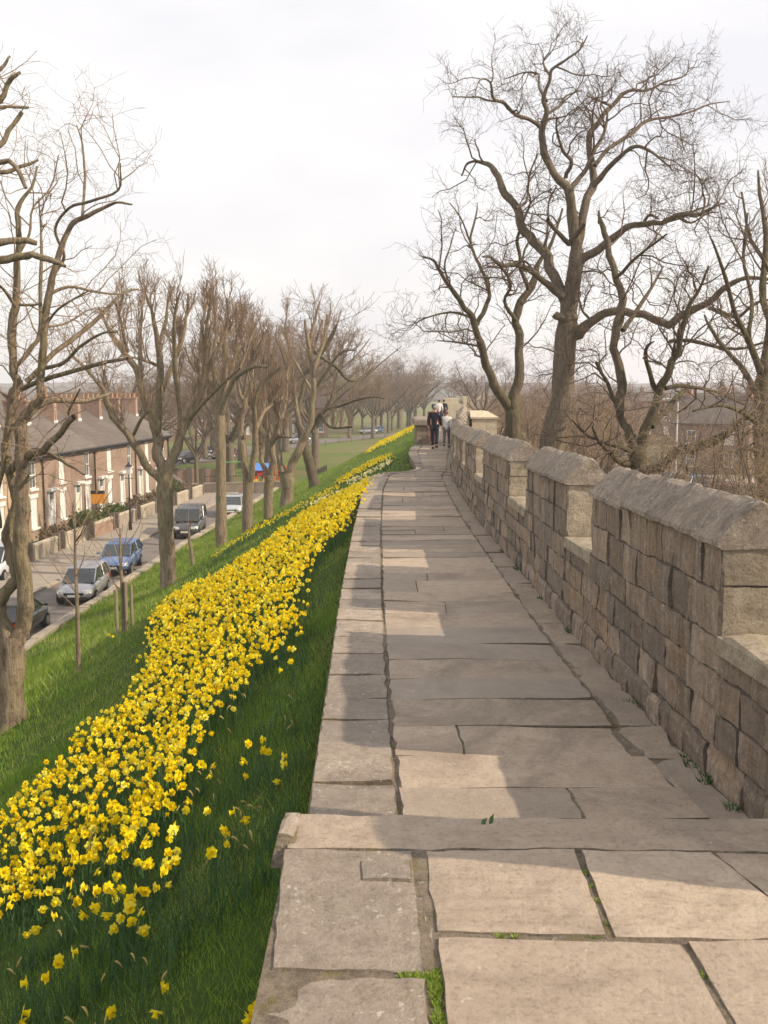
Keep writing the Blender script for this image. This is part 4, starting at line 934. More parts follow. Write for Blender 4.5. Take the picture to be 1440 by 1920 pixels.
# saplings on the verge
def sapling(px, py, Y, top, n, label, seed):
    t = Tree(seed); h = (py - top)
    t.limb([(px, py, 4.5), (px - 3, py - h * .35, 3.8), (px - 7, py - h * .7, 2.6), (px - 8, top, 1.2)], Y, 0, True, t0=.35, wob=.1, seg=True)
    a = t.sprout(1, 0, 1.25, .012, .8, .32, .08, 6, per_len=n, rmin=.006)
    t.sprout(2, 3, .5, .006, .7, .2, .1, 4, parents=a, rmin=.004)
    t.build('sapling', label, [M['bark'], M['twigred']])
sapling(148, 1262, 21.1, 960, 10, 'thin young tree with a bare straight stem in front of the silver car', 41)
sapling(233, 1190, 24.4, 990, 9, 'young tree held by three stakes in front of the blue car', 42)
sapling(362, 1066, 43.3, 985, 8, 'short young tree on the verge below the dark van', 43)
for px, py, tp in ((220, 1186, 1105), (238, 1190, 1090), (248, 1178, 1098)):
    P = at(px, py, 24.3 + (px - 235) * .02); Q = at(px, tp, P[1]); mb = MB()
    mb.tube([(0, 0, -.2), (0, 0, Q[2] - P[2] - .03), (0, 0, Q[2] - P[2])], [.04, .04, .03], 6)
    o = mb.build('stake', M['wood']); o.location = P
    tag(o, {220: 'leftmost wooden stake guarding the young tree', 238: 'middle wooden stake against the young tree', 248: 'rightmost wooden stake guarding the young tree'}[px], 'stake', 'stakes round the young tree')

# ------------------------------------------------------------------ the street on the left
def sheet(name, pts, z, mat, parent=None):
    me = np_mesh(name, [(x, y, z) for x, y in pts], np.array([tuple(range(len(pts)))]))
    return tag(link_mesh(name, me, mat), kind='structure')
def strip(name, line_a, line_b, Ys, z, mat, h=None):
    mb = MB(); rings = []
    for Y in Ys:
        a, b = line_a(Y), line_b(Y); z0 = z - (h or .3)
        rings.append([(a, Y, z0), (b, Y, z0), (b, Y, z), (a, Y, z)])
    mb.loft(rings); return tag(mb.build(name, mat), kind='structure')
KERBX = lambda Y: -18.9 + .0635 * Y
FACX = lambda Y: -25.8 + .079 * Y
GWX = lambda Y: -23.6 + .0885 * Y
sheet('road', [(-24, 5), (float(xv(5)) - .3, 5), (float(xv(34)) - .3, 34.6), (float(xv(58)) - .3, 58), (-10.0, 86), (-9.2, 90.5), (-16.9, 88.9), (-17.6, 80), (-24, 60)], ROADZ, M['asphalt'])
Ysr = np.arange(8, 97, 4.0)
strip('pavement', lambda Y: GWX(Y) - 3.5, KERBX, np.arange(8, 94, 4.0), ROADZ + .13, M['pave'])
strip('kerb_strip', lambda Y: KERBX(Y) + .004, lambda Y: KERBX(Y) + .16, np.arange(8, 94, 4.0), ROADZ + .115, M['gwall'])
strip('footway', lambda Y: float(xv(Y)) - .55, lambda Y: float(xv(Y)) - .02, np.arange(8, 95, 3.0), ROADZ + .12, M['pave'])
vw = MB(); y = 8.0
while y < 95:
    dy = RNG.uniform(.5, 1.1); vw.tv = RNG.random(); a, b = float(xv(y)), float(xv(y + dy))
    h = ROADZ + .42 + RNG.uniform(-.02, .02)
    vw.loft([[(x - .02, yy, ROADZ - .2), (x + .34, yy, ROADZ - .2), (x + .34, yy, h), (x - .02, yy, h)] for x, yy in ((a, y + .01), (b, y + dy - .01))])
    y += dy
o = vw.build('verge_wall', M['gwall'], bevel=.02); tag(o, 'long low stone kerb wall between the road and the grass bank', 'wall')
ANG = math.atan2(1, .079); DX, DY = math.cos(ANG), math.sin(ANG)
W, DEP, EAVE, RIDGE = 4.4, 8.0, 5.25, 7.55
def skin_holes(mb, x0, x1, z0, z1, holes, y=0.0, rev=.12):
    xs = sorted({x0, x1} | {h[0] for h in holes} | {h[1] for h in holes}); zs = sorted({z0, z1} | {h[2] for h in holes} | {h[3] for h in holes})
    for a, b in zip(xs[:-1], xs[1:]):
        for c, d in zip(zs[:-1], zs[1:]):
            if any(h[0] <= a and b <= h[1] and h[2] <= c and d <= h[3] for h in holes): continue
            mb.add([(a, y, c), (b, y, c), (b, y, d), (a, y, d)], [(0, 1, 2, 3)])
    for a, b, c, d in holes:
        mb.add([(a, y, c), (b, y, c), (b, y, d), (a, y, d), (a, y + rev, c), (b, y + rev, c), (b, y + rev, d), (a, y + rev, d)], [(0, 4, 7, 3), (1, 2, 6, 5), (3, 7, 6, 2), (0, 1, 5, 4)])
def sash(parent, a, b, c, d, y=.08, lintel=True, pane='curtain'):
    f = MB(); t = .085
    f.box((a, y - .03, c), (a + t, y + .03, d)); f.box((b - t, y - .03, c), (b, y + .03, d)); f.box((a + t, y - .03, d - t), (b - t, y + .03, d)); f.box((a + t, y - .03, c), (b - t, y + .03, c + t))
    m = (c + d) / 2; f.box((a + t, y - .028, m - .03), (b - t, y + .028, m + .03)); xm = (a + b) / 2; f.box((xm - .015, y - .02, c + t), (xm + .015, y + .02, m - .03)); f.box((xm - .015, y - .02, m + .03), (xm + .015, y + .02, d - t))
    fo = f.build('window', M['paint'], parent)
    p = MB(); p.box((a + t - .01, y + .005, c + t - .01), (b - t + .01, y + .012, d - t + .01)); p.build('pane', M[pane], fo)
    s = MB(); s.box((a - .1, -.09, c - .12), (b + .1, y - .031, c - .002)); s.build('sill', M['paint'], fo)
    if lintel: l = MB(); l.box((a - .08, -.03, d + .002), (b + .08, -.002, d + .24)); l.build('lintel', M['paint'], fo)
def house(k, Y0, label, wall='brick', door='paint', gable=False, group='terraced houses along the street'):
    h = empty('terrace_house', (FACX(Y0), Y0, ROADZ + .1), ANG, label, 'house', group)
    holes = [(.62, 1.58, .12, 2.75), (2.55, 3.5, .85, 2.65), (2.55, 3.5, 3.2, 4.85)]
    w = MB(); skin_holes(w, 0, W, -.3, EAVE, holes)
    w.add([(0, DEP, -.3), (W, DEP, -.3), (W, DEP, EAVE), (0, DEP, EAVE)], [(1, 0, 3, 2)])
    if gable: w.add([(W, 0, -.3), (W, DEP, -.3), (W, DEP, EAVE), (W, DEP / 2, RIDGE - .06), (W, 0, EAVE)], [(0, 1, 2, 3, 4)])
    else: w.add([(W - .003, 0, -.3), (W - .003, DEP, -.3), (W - .003, DEP, EAVE), (W - .003, DEP / 2, RIDGE - .06), (W - .003, 0, EAVE)], [(0, 1, 2, 3, 4)])
    w.add([(.003, 0, -.3), (.003, DEP, -.3), (.003, DEP, EAVE), (.003, DEP / 2, RIDGE - .06), (.003, 0, EAVE)], [(0, 4, 3, 2, 1)])
    w.build('wall', M[wall], h)
    r = MB(); e = .32; x0, x1 = 0, W + (.15 if gable else 0)
    zb = EAVE - (RIDGE - EAVE) * e / (DEP / 2)
    r.loft([[(x, -e, zb), (x, DEP / 2, RIDGE), (x, DEP + e, zb), (x, DEP + e, zb + .12), (x, DEP / 2, RIDGE + .12), (x, -e, zb + .12)] for x in (x0, x1)])
    ro = r.build('roof', M['slate'], h)
    c = MB(); c.box((W - .55, DEP / 2 - 1.45, RIDGE - .8), (W - .05, DEP / 2 + .1, RIDGE + .75)); c.box((W - .62, DEP / 2 - 1.52, RIDGE + .75), (W + .02, DEP / 2 + .17, RIDGE + .88))
    co = c.build('chimney', M['redbrick'], ro)
    p = MB(); p.box((W - .6, DEP / 2 - 1.5, RIDGE - 1.05), (W - .0, DEP / 2 - 1.45, RIDGE - .55)); p.build('flashing', M['paint'], ro)
    p = MB()
    for q in range(4):
        yy = DEP / 2 - 1.25 + q * .38; p.tube([(W - .3, yy, RIDGE + .88), (W - .3, yy, RIDGE + .92), (W - .3, yy, RIDGE + 1.2), (W - .3, yy, RIDGE + 1.24)], [.11, .10, .08, .10], 7)
    p.build('chimney_pots', M['pot'], ro)
    g = MB(); g.tube([(x0, -e - .06, zb + .04), (x1, -e - .06, zb + .04)], .07, 6); g.box((x0, -e + .02, zb - .14), (x1, -.004, zb - .02)); g.build('gutter', M['black'], h)
    if k % 2 == 0:
        d = MB(); d.tube([(W - .1, -.08, 0), (W - .1, -.08, EAVE - .25), (W - .1, -e, zb)], .05, 6); d.box((W - .22, -.16, EAVE - .6), (W + .02, -.004, EAVE - .3)); d.build('drainpipe', M['black'], h)
    # door with white surround and hood
    d = MB(); d.box((.72, .06, .12), (1.48, .10, 2.15))
    for a in (.80, 1.14):
        for z0, z1 in ((.3, .95), (1.1, 2.0)): d.box((a, .045, z0), (a + .26, .059, z1))
    do = d.build('door', M[door], h)
    b = MB(); b.box((.6, -.08, .1), (.72, .11, 2.85)); b.box((1.48, -.08, .1), (1.6, .11, 2.85)); b.box((.72, .0, 2.16), (1.48, .1, 2.26)); b.box((.5, -.32, 2.86), (1.7, -.002, 3.02)); b.box((.56, -.2, 2.78), (1.64, -.082, 2.858)); b.build('door_surround', M['paint'], h)
    gl = MB(); gl.box((.72, .05, 2.262), (1.48, .08, 2.76)); gl.build('fanlight', M['glass'], h)
    kb = MB(); kb.ball((1.4, .03, 1.1), .035, 6, 5); kb.build('handle', M['rim'], do)
    for hl in holes[1:]: sash(h, *hl, pane=['curtain', 'glass', 'curtain', 'curtain'][(k * 2 + (hl[2] > 3)) % 4])
    s = MB(); s.box((.5, -.7, -.2), (1.7, -.084, .11)); s.build('doorstep', M['gwall'], h)
    return h
HL = ['brick terrace house at the gable end of the row, beside the cross street', 'terrace house behind the black street lamp, second from the gable end', 'terrace house with a white hooded door just right of the orange board', 'terrace house with the orange board in front of its door', 'terrace house with a cream door, left of the orange board', 'dark brick terrace house behind the green hedge', 'paler brick house left of the green hedge, seen between the twin stems', 'pale brick terrace house mostly behind the twin-stemmed tree', 'pale brick terrace house at the left edge of the photo']
for k in range(9):
    house(k, 88.2 - 4.4 * DY * (k + 1), HL[k], 'brick' if k < 6 else 'brick2', ['paint', 'cream', 'paint', 'paint', 'cream', 'paint', 'cream', 'paint', 'paint'][k], gable=(k == 0))
# second terrace behind: houses whose roofs and chimneys show above the first
proto_h = [o for o in COL.objects if o.name.startswith('terrace_house')][1]
for k, lab in enumerate(['roof with brick chimney just behind the ridge, right of the tall yellow pots', 'roof with brick chimney behind the middle of the terrace', 'roof and chimney behind the terrace, left of the middle', 'roof and chimney far left behind the twin-stemmed tree']):
    c = copy_tree(proto_h, (FACX(96 - 9 * k) - 24, 100 - 9 * k, ROADZ - .1), ANG + PI, (1, 1, 1.04), lab, 'houses of the street behind')
# front garden walls, hedges, board, lamp
def low_wall(name, P, Q, h, label, mat, group=None, cap=True, th=.28, pier=True):
    dx, dy = Q[0] - P[0], Q[1] - P[1]; L = math.hypot(dx, dy)
    o = empty(name, (P[0], P[1], P[2]), math.atan2(dy, dx), label, 'wall', group)
    m = MB(); x = 0
    while x < L - .05:
        d = min(RNG.uniform(.4, .8), L - x); d = L - x if L - x - d < .2 else d
        m.tv = RNG.random(); m.box((x + .004, -th / 2, -.1), (x + d - .004, th / 2, h - .1)); x += d
    m.build('wall', mat, o)
    c = MB(); c.tv = .9; c.loft([[(x, -th / 2 - .03, h - .1), (x, th / 2 + .03, h - .1), (x, th / 2 + .03, h), (x, 0, h + .05), (x, -th / 2 - .03, h)] for x in (0, L)]); c.build('coping', M['gwall'] if cap else mat, o)
    if pier:
        for x, nm in ((-.2, 0), (L + .02, 1)):
            p = MB(); p.box((x, -.2, -.1), (x + .18, .2, h + .18)); p.build('gatepost', M['rubble'], o)
    return o
gy = [88, 83.6, 79.2, 74.8, 70.4, 66.0, 61.6, 57.2, 52.8, 48.4]
GWL = ['pale garden wall nearest the gable end', 'pale garden wall behind the street lamp', 'pale garden wall below the orange board', 'garden wall in front of the bare hedge', 'garden wall left of the gate below the green hedge', 'red brick garden wall below the green hedge', 'pale garden wall stub left of the red brick wall', 'garden wall behind the twin-stemmed tree', 'garden wall at the left edge of the photo']
for k in range(9):
    y1, y0 = gy[k] - .5, gy[k + 1] + .55
    low_wall('garden_wall', (GWX(y0), y0, ROADZ + .13), (GWX(y1), y1, ROADZ + .13), .85, GWL[k], M['redbrick'] if k == 5 else M['gwall'], 'front garden walls of the terrace')
sheet('garden', [(FACX(46) - .5, 46), (GWX(46) - .1, 46), (GWX(88) - .1, 88), (FACX(88) - .5, 88)], ROADZ + .14, M['grass'])
def bush(name, c, r, n, mat, label, cat='hedge', size=.05, group=None, stems=True):
    o = empty(name, c, 0, label, cat, group); V = []; F = []; T = []
    d = NR.normal(0, 1, (n, 3)); d /= np.linalg.norm(d, axis=1)[:, None]; d *= NR.random((n, 1)) ** .4
    p = d * np.array(r); p[:, 2] += r[2] * .95
    p *= (1 + .18 * np.sin(p[:, :1] * 5.1 + 1) * np.cos(p[:, 1:2] * 4.3))
    a = NR.normal(0, 1, (n, 3)) * size; b = NR.normal(0, 1, (n, 3)) * size
    V = np.stack([p - a, p + b, p + a, p - b], 1).reshape(-1, 3); V[:, 2] = np.maximum(V[:, 2], -.05)
    F = np.arange(4 * n).reshape(-1, 4)
    link_mesh('foliage', np_mesh('foliage', V, F, np.repeat(NR.random(n), 4)), mat, o)
    m = MB()
    for q in range(9):
        x, y = RNG.uniform(-.6, .6) * r[0], RNG.uniform(-.6, .6) * r[1]
        m.tube([(x * .6, y * .6, -.1), (x, y, r[2] * .7), (x * 1.3, y * 1.3, r[2] * 1.5)], [.03, .02, .008], 4)
    m.build('stem', M['twig'], o)
    return o
def gpos(y, f): return (GWX(y) * (1 - f) + FACX(y) * f, y, ROADZ + .14)
bush('hedge', gpos(63.6, .35), (.9, 2.0, .75), 2600, M['hedge'], 'green leafy hedge in front of the dark brick house')
bush('hedge', gpos(68.3, .3), (.8, 2.0, .7), 2600, M['hedge'], 'green hedge left of the orange board', group=None)
bush('hedge', gpos(72.6, .25), (.7, 2.0, .75), 1500, M['hedgebrown'], 'bare brown hedge below the orange board')
bush('hedge', gpos(77, .25), (.7, 2.0, .7), 1500, M['hedgebrown'], 'bare brown hedge left of the street lamp')
bush('hedge', gpos(81.5, .3), (.8, 1.7, .95), 2400, M['hedge'], 'dark evergreen shrub right of the street lamp', 'shrub')
bush('hedge', gpos(86, .3), (.7, 1.6, .6), 1500, M['hedgebrown'], 'bare brown hedge by the gable end')
bush('hedge', gpos(58.8, .35), (.7, 1.6, .6), 1500, M['hedgebrown'], 'low scruffy hedge above the red brick garden wall')
bush('hedge', gpos(50.5, .35), (.9, 1.5, .9), 2200, M['hedge'], 'dark hedge at the left edge behind the white car')
b = empty('sale_board', tuple(at(171, 999, 68.5)), .1, 'orange and black estate agent board on a white post', 'sign')
m = MB(); m.box((-.05, -.04, 0), (.05, .04, 3.1)); m.build('post', M['paint'], b)
m = MB(); m.box((.055, -.03, 2.0), (1.0, .03, 2.9)); bo = m.build('board', M['orange'], b)
m = MB(); m.box((.055, -.036, 2.66), (1.0, -.031, 2.9)); m.build('panel', M['black'], bo)
def street_lamp(loc_, h, label):
    o = empty('street_lamp', loc_, 0, label, 'lamp')
    m = MB(); m.tube([(0, 0, 0), (0, 0, .9), (0, 0, 1.0), (0, 0, h - .7)], [.13, .11, .07, .05], 8); m.tube([(-.3, 0, h - .95), (.3, 0, h - .95)], .025, 6); m.build('post', M['black'], o)
    m = MB(); m.loft([[(s * a, t * a, z) for s, t in ((-1, -1), (1, -1), (1, 1), (-1, 1))] for a, z in ((.10, h - .7), (.19, h - .2))]); lo = m.build('lantern', M['curtain'], o)
    m = MB(); m.loft([[(s * a, t * a, z) for s, t in ((-1, -1), (1, -1), (1, 1), (-1, 1))] for a, z in ((.22, h - .2), (.06, h - .02), (.03, h + .1))]); m.build('cap', M['black'], lo)
street_lamp(tuple(at(245, 1004, 65.5)), 4.7, 'black street lamp on the pavement in front of the terrace')

# ------------------------------------------------------------------ cars
def car(px, py, Y, rz, kind, col, label, z=None, group=None, wheels=True):
    P = at(px, py, Y); zz = ROADZ if z is None else z
    o = empty('parked_van' if kind == 'van' else 'parked_car', (P[0], Y, zz), rz, label, 'van' if kind == 'van' else 'car', group)
    if kind == 'hatch': lower = [(-1.95, .40, .72, .66), (-1.9, .28, .90, .78), (-1.3, .24, .97, .84), (0, .22, .95, .85), (.8, .22, .93, .84), (1.35, .25, .86, .81), (1.75, .27, .76, .75), (1.93, .36, .62, .64)]; cab = ((-1.88, 1.12, .93, .79), (-1.45, .15, 1.46, .60)); wx = (-1.2, 1.22)
    elif kind == 'mpv': lower = [(-2.1, .42, .78, .70), (-2.05, .3, 1.0, .82), (-1.4, .26, 1.05, .87), (0, .24, 1.02, .88), (.95, .24, 1.0, .86), (1.5, .26, .92, .83), (1.9, .3, .80, .76), (2.08, .38, .66, .66)]; cab = ((-2.04, 1.35, 1.0, .82), (-1.85, .35, 1.68, .66)); wx = (-1.3, 1.3)
    elif kind == 'estate': lower = [(-2.2, .40, .74, .68), (-2.15, .28, .92, .80), (-1.4, .24, .98, .86), (0, .22, .96, .87), (.8, .22, .94, .86), (1.5, .25, .86, .82), (1.95, .28, .76, .76), (2.15, .36, .62, .66)]; cab = ((-2.05, 1.05, .94, .81), (-1.6, .1, 1.45, .62)); wx = (-1.35, 1.35)
    else: lower = [(-2.1, .44, 1.0, .78), (-2.05, .32, 1.12, .84), (-1.4, .28, 1.14, .88), (0, .26, 1.12, .88), (.9, .26, 1.08, .87), (1.45, .3, .98, .84), (1.85, .32, .86, .78), (2.02, .42, .7, .7)]; cab = ((-2.08, 1.3, 1.1, .85), (-2.0, .55, 1.82, .74)); wx = (-1.35, 1.32)
    rings = []
    for x, zb, zt, hw in lower:
        zm = (zb + zt) / 2
        rings.append([(x, s * a * hw, z_) for s, a, z_ in ((1, .82, zb), (1, .96, zb + .1), (1, 1.0, zm), (1, .97, zt - .1), (1, .86, zt), (-1, .86, zt), (-1, .97, zt - .1), (-1, 1.0, zm), (-1, .96, zb + .1), (-1, .82, zb))])
    m = MB(); m.loft(rings); bd = m.build('body', col, o, True)
    s_ = bd.modifiers.new('subdiv', 'SUBSURF'); s_.levels = s_.render_levels = 1
    (x0, x1, zb, hb), (t0, t1, zt, ht) = cab
    m = MB(); m.loft([[(x0, -hb, zb), (x1, -hb * .9, zb - .03), (x1, hb * .9, zb - .03), (x0, hb, zb)], [(t0 - .03, -ht - .03, zt - .08), (t1 + .07, -ht, zt - .08), (t1 + .07, ht, zt - .08), (t0 - .03, ht + .03, zt - .08)]]); m.build('window', M['carglass'], o)
    m = MB(); rr = [[(t0 - .05, -ht - .05, zt - .085), (t1 + .1, -ht - .02, zt - .085), (t1 + .1, ht + .02, zt - .085), (t0 - .05, ht + .05, zt - .085)], [(t0 + .05, -ht + .06, zt), (t1 - .1, -ht + .06, zt - .01), (t1 - .1, ht - .06, zt - .01), (t0 + .05, ht - .06, zt)]]
    m.loft(rr)
    for s in (-1, 1):
        for (a, b, r) in (((x1, s * hb * .9, zb - .02), (t1 + .07, s * (ht + .01), zt - .06), .035), ((x0, s * hb, zb), (t0 - .02, s * (ht + .03), zt - .06), .06), (((x0 + x1) / 2 - .1, s * (hb + .0), zb), ((t0 + t1) / 2 - .05, s * (ht + .035), zt - .06), .035), ((x0 + .55, s * hb, zb), (t0 + .35, s * (ht + .035), zt - .06), .035)): m.tube([a, b], r, 5)
    m.build('roof', col, o, bevel=.02)
    for sx in wx:
        for s in (-1, 1):
            hw = .80 if kind == 'hatch' else .83; w = MB()
            w.tube([(sx, s * (hw - .2), .31), (sx, s * (hw - .17), .31), (sx, s * (hw + .02), .31), (sx, s * (hw + .05), .31)], [.27, .31, .31, .27], 16); wo = w.build('wheel', M['tyre'], o)
            w = MB(); w.tube([(sx, s * (hw + .045), .31), (sx, s * (hw + .06), .31)], [.2, .17], 12); w.build('rim', M['rim'], wo)
    fx = lower[-2][0]; hz = lower[-2][2] - .12; hw = lower[-2][3]
    for s in (-1, 1):
        l = MB(); l.loft([[(fx - .12, s * hw * .99, hz - .08), (fx + .05, s * hw * .98, hz - .09), (fx + .15, s * hw * .55, hz - .10)], [(fx - .2, s * hw * 1.0, hz + .06), (fx + .0, s * hw * .98, hz + .08), (fx + .1, s * hw * .55, hz + .05)]], False, False)
        l.box((fx + .0, s * hw * .62 - .12, hz - .085), (fx + .145, s * hw * .62 + .12, hz + .05)); l.build('headlight', M['lamp'], o)
        l = MB(); bx = lower[1][0]; bz = lower[1][2]; l.box((bx - .05, s * .68 - .09, bz - .28), (bx + .04, s * .68 + .09, bz - .02)); l.build('tail_light', M['redlamp'], o)
        l = MB(); l.ball((x1 - .25, s * (hb + .1), zb + .08), (.06, .09, .065), 8, 5); l.build('wing_mirror', col, o)
    ex = lower[-1][0]
    g = MB(); g.box((ex - .14, -.42, .50), (ex + .015, .42, .60)); g.box((ex - .2, -.55, .30), (ex - .0, .55, .42)); g.build('grille', M['black'], o)
    g = MB(); g.box((ex + .016, -.26, .425), (ex + .03, .26, .53)); g.build('number_plate', M['plate'], o)
    return o
P_silver, P_blue, P_dark, P_white, P_black = paint('silver_paint', (.36, .36, .38), .5), paint('blue_paint', (.09, .17, .36)), paint('charcoal_paint', (.07, .075, .085)), paint('pale_paint', (.62, .64, .65), .2), paint('black_car_paint', (.018, .018, .02))
P_red = paint('maroon_paint', (.16, .03, .03))
G = 'cars parked along the verge'
car(158, 1115, 44.5, -PI / 2 + .06, 'hatch', P_silver, 'silver car parked nose-on behind the thin young tree', group=G)
car(225, 1062, 51.5, -PI / 2 + .06, 'estate', P_blue, 'blue car parked behind the silver one', group=G)
car(355, 992, 64.0, -PI / 2 + .06, 'van', P_dark, 'dark boxy van parked between two pollarded trunks', group=G)
car(437, 958, 74.5, -PI / 2 + .06, 'hatch', paint('pale_silver_paint', (.5, .52, .53), .4), 'pale silver hatchback parked near the cross street', group=G)
car(30, 1180, 37.6, PI / 2 + .03, 'hatch', P_black, 'black car with a grey roof partly behind the twin-stemmed tree', group=G)
car(-8, 1080, 49.5, -PI / 2 + .06, 'mpv', P_white, 'white car cut off by the left edge of the photo')
sheet('side_road', [(-70, 122), (-27, 120), (-21, 132), (-12, 168), (12, 222), (8, 226), (-17, 178), (-28, 142), (-70, 141)], ROADZ + .01, M['asphalt'])
car(349, 868, 127, -PI / 2 - .55, 'hatch', P_black, 'black car parked on the side road beyond the gable end', ROADZ + .01)
for px, Y, c, k, lab in ((420, 134, P_red, 'hatch', 'maroon car just visible behind the rough-barked trunk'), (372, 138, P_black, 'hatch', 'second dark car half hidden behind the black one'), (560, 172, P_silver, 'mpv', 'grey car on the far side of the lawn'), (690, 208, P_silver, 'hatch', 'tiny silver car at the far end of the lawn'), (705, 212, P_blue, 'hatch', 'tiny blue car at the far end of the lawn')):
    car(px, 850, Y, -PI / 2 - .9 + RNG.uniform(-.4, .4), k, c, lab, ROADZ + .02, 'cars parked beyond the lawn')
# ------------------------------------------------------------------ park corner: stone wall, fence, playhouse, climbing frame
low_wall('stone_wall', (-17.6, 88.8, ROADZ), (-9.3, 91.4, ROADZ), .95, 'long dark stone wall along the cross street below the playground', M['rubble'], None, False, .4, False)
low_wall('stone_wall', (-20.6, 98.0, ROADZ), (-17.7, 89.1, ROADZ), 1.0, 'short stone wall running back from the street end to the brick wall', M['rubble'], None, False, .35, False)
bw = empty('brick_wall', (-22.4, 100.0, ROADZ), .04, 'red brick wall with dark piers beside the playground', 'wall')
m = MB(); m.box((0, -.12, -.1), (6.2, .12, 1.35)); m.build('wall', M['redbrick'], bw)
for x in (.05, 1.5, 2.9, 4.3, 5.7): m = MB(); m.box((x, -.25, -.1), (x + .5, .25, 1.5)); m.build('pier', M['rubble'], bw)
def iron_fence(P, Q, h, label, z=ROADZ):
    L = math.hypot(Q[0] - P[0], Q[1] - P[1]); o = empty('iron_fence', (P[0], P[1], z), math.atan2(Q[1] - P[1], Q[0] - P[0]), label, 'fence')
    m = MB()
    for zz in (.15, h - .1): m.box((0, -.015, zz), (L, .015, zz + .05))
    m.build('rail', M['black'], o)
    m = MB(); n = int(L / .22)
    for k in range(n + 1): m.box((L * k / n - .012, -.012, 0), (L * k / n + .012, .012, h + (.12 if k % 8 == 0 else 0)))
    m.build('railings', M['black'], o)
iron_fence((-16.6, 93.5), (-8.6, 95.5), 1.25, 'thin black railings round the playground')
iron_fence((-6.9, 97), (-6.0, 106), 1.05, 'black railings stepping down the bank beside the leaning trunk', ROADZ + .25)
ph = empty('playhouse', tuple(at(487, 912, 96)[:2]) + (ROADZ + .25,), .3, 'small plastic playhouse with red walls, yellow base and blue roof', 'playhouse')
m = MB(); m.box((-.75, -.6, .55), (-.25, .6, 1.35)); m.box((.25, -.6, .55), (.75, .6, 1.35)); m.box((-.25, -.55, .9), (.25, .6, 1.35)); m.build('wall', M['red'], ph)
m = MB(); m.box((-.78, -.63, 0), (-.24, .63, .549)); m.box((.24, -.63, 0), (.78, .63, .549)); m.build('base', M['yellowp'], ph)
m = MB(); m.loft([[(x, -.78, 1.351), (x, .78, 1.351), (x, .72, 1.42), (x, 0, 2.0), (x, -.72, 1.42)] for x in (-.9, .9)]); m.build('roof', M['bluep'], ph)
m = MB(); m.box((-.6, -.62, .85), (-.35, -.601, 1.2)); m.box((.35, -.62, .85), (.6, -.601, 1.2)); m.build('window', M['black'], ph)
cf = empty('climbing_frame', tuple(at(526, 908, 97)[:2]) + (ROADZ,), .2, 'orange climbing frame of upright poles right of the playhouse', 'climbing frame')
for a in (-.6, -.2, .2, .6):
    for b_ in (-.35, .35): m = MB(); m.tube([(a, b_, 0), (a * .85, b_ * .6, 1.9)], .045, 6); m.build('pole', M['orangep'], cf)
for z in (.6, 1.2, 1.85): m = MB(); m.box((-.6, -.35, z), (.6, -.29, z + .06)); m.box((-.6, .29, z), (.6, .35, z + .06)); m.build('rung', M['orangep'], cf)
sw = empty('swing_frame', tuple(at(438, 908, 98)[:2]) + (ROADZ,), .4, 'green A-shaped swing frame behind the rough-barked trunk', 'swing')
for s in (-1, 1):
    for a in (-.5, .5): m = MB(); m.tube([(s * .9, a, 0), (s * .9, 0, 2.2)], .04, 6); m.build('leg', M['greenp'], sw)
m = MB(); m.tube([(-1, 0, 2.2), (1, 0, 2.2)], .045, 6); m.build('crossbar', M['greenp'], sw)
for k in range(9):
    X0 = -9.6 + k * 1.95; m = MB(); m.box((-.07, -.07, -.1), (.07, .07, .85)); m.box((-.055, -.055, .85), (.055, .055, .95)); o = m.build('post', M['wood']); o.location = (X0, 166 + k * 5.4, ROADZ)
    tag(o, 'short wooden post in the row along the far edge of the lawn', 'post', 'posts along the far edge of the lawn')
# terraces beyond the park, and the town on the right
def block_house(P, rz, L, D, e, r, label, wall, nw, group, chim=True):
    o = empty('town_house', P, rz, label, 'house', group); m = MB()
    holes = []
    for k in range(nw):
        a = L * (k + .5) / nw - .5; holes += [(a, a + 1.0, .9, 2.4), (a, a + 1.0, 3.4, 4.8)]
    holes = [h for h in holes if h[3] < e - .2]
    skin_holes(m, 0, L, -.3, e, holes); m.add([(0, D, -.3), (L, D, -.3), (L, D, e), (0, D, e)], [(1, 0, 3, 2)])
    for x in (0, L): m.add([(x, 0, -.3), (x, D, -.3), (x, D, e), (x, D / 2, r - .05), (x, 0, e)], [(0, 1, 2, 3, 4)])
    m.build('wall', M[wall], o)
    m = MB(); m.loft([[(x, -.3, e - .15), (x, D / 2, r), (x, D + .3, e - .15), (x, D + .3, e - .03), (x, D / 2, r + .12), (x, -.3, e - .03)] for x in (-.2, L + .2)]); ro = m.build('roof', M['slate'], o)
    if chim:
        for x in (.4, L - 1.1): m = MB(); m.box((x, D / 2 - .5, r - .6), (x + .7, D / 2 + .5, r + 1.1)); m.box((x + .1, D / 2 - .3, r + 1.1), (x + .3, D / 2 - .1, r + 1.5)); m.build('chimney', M['redbrick'], ro)
    for h in holes: sash(o, *h, lintel=False, pane='glass' if RNG.random() < .5 else 'curtain')
G2 = 'brick houses beyond the park'
for k, (x, y, lab) in enumerate([(-60, 175, 'brick house beyond the side road, behind the black parked car'), (-48, 180, 'brick house beyond the playground, left of the slim V-shaped tree'), (-35, 186, 'brick house behind the playhouse, far beyond the lawn'), (-22, 196, 'brick house glimpsed behind the Y-forked tree'), (-73, 171, 'brick house hidden behind the terrace gable')]):
    block_house((x, y, ROADZ), .06, 11.2, 8, 5.6, 8.4, lab, 'redbrick', 4, G2)
G3 = 'town houses beyond the car park'
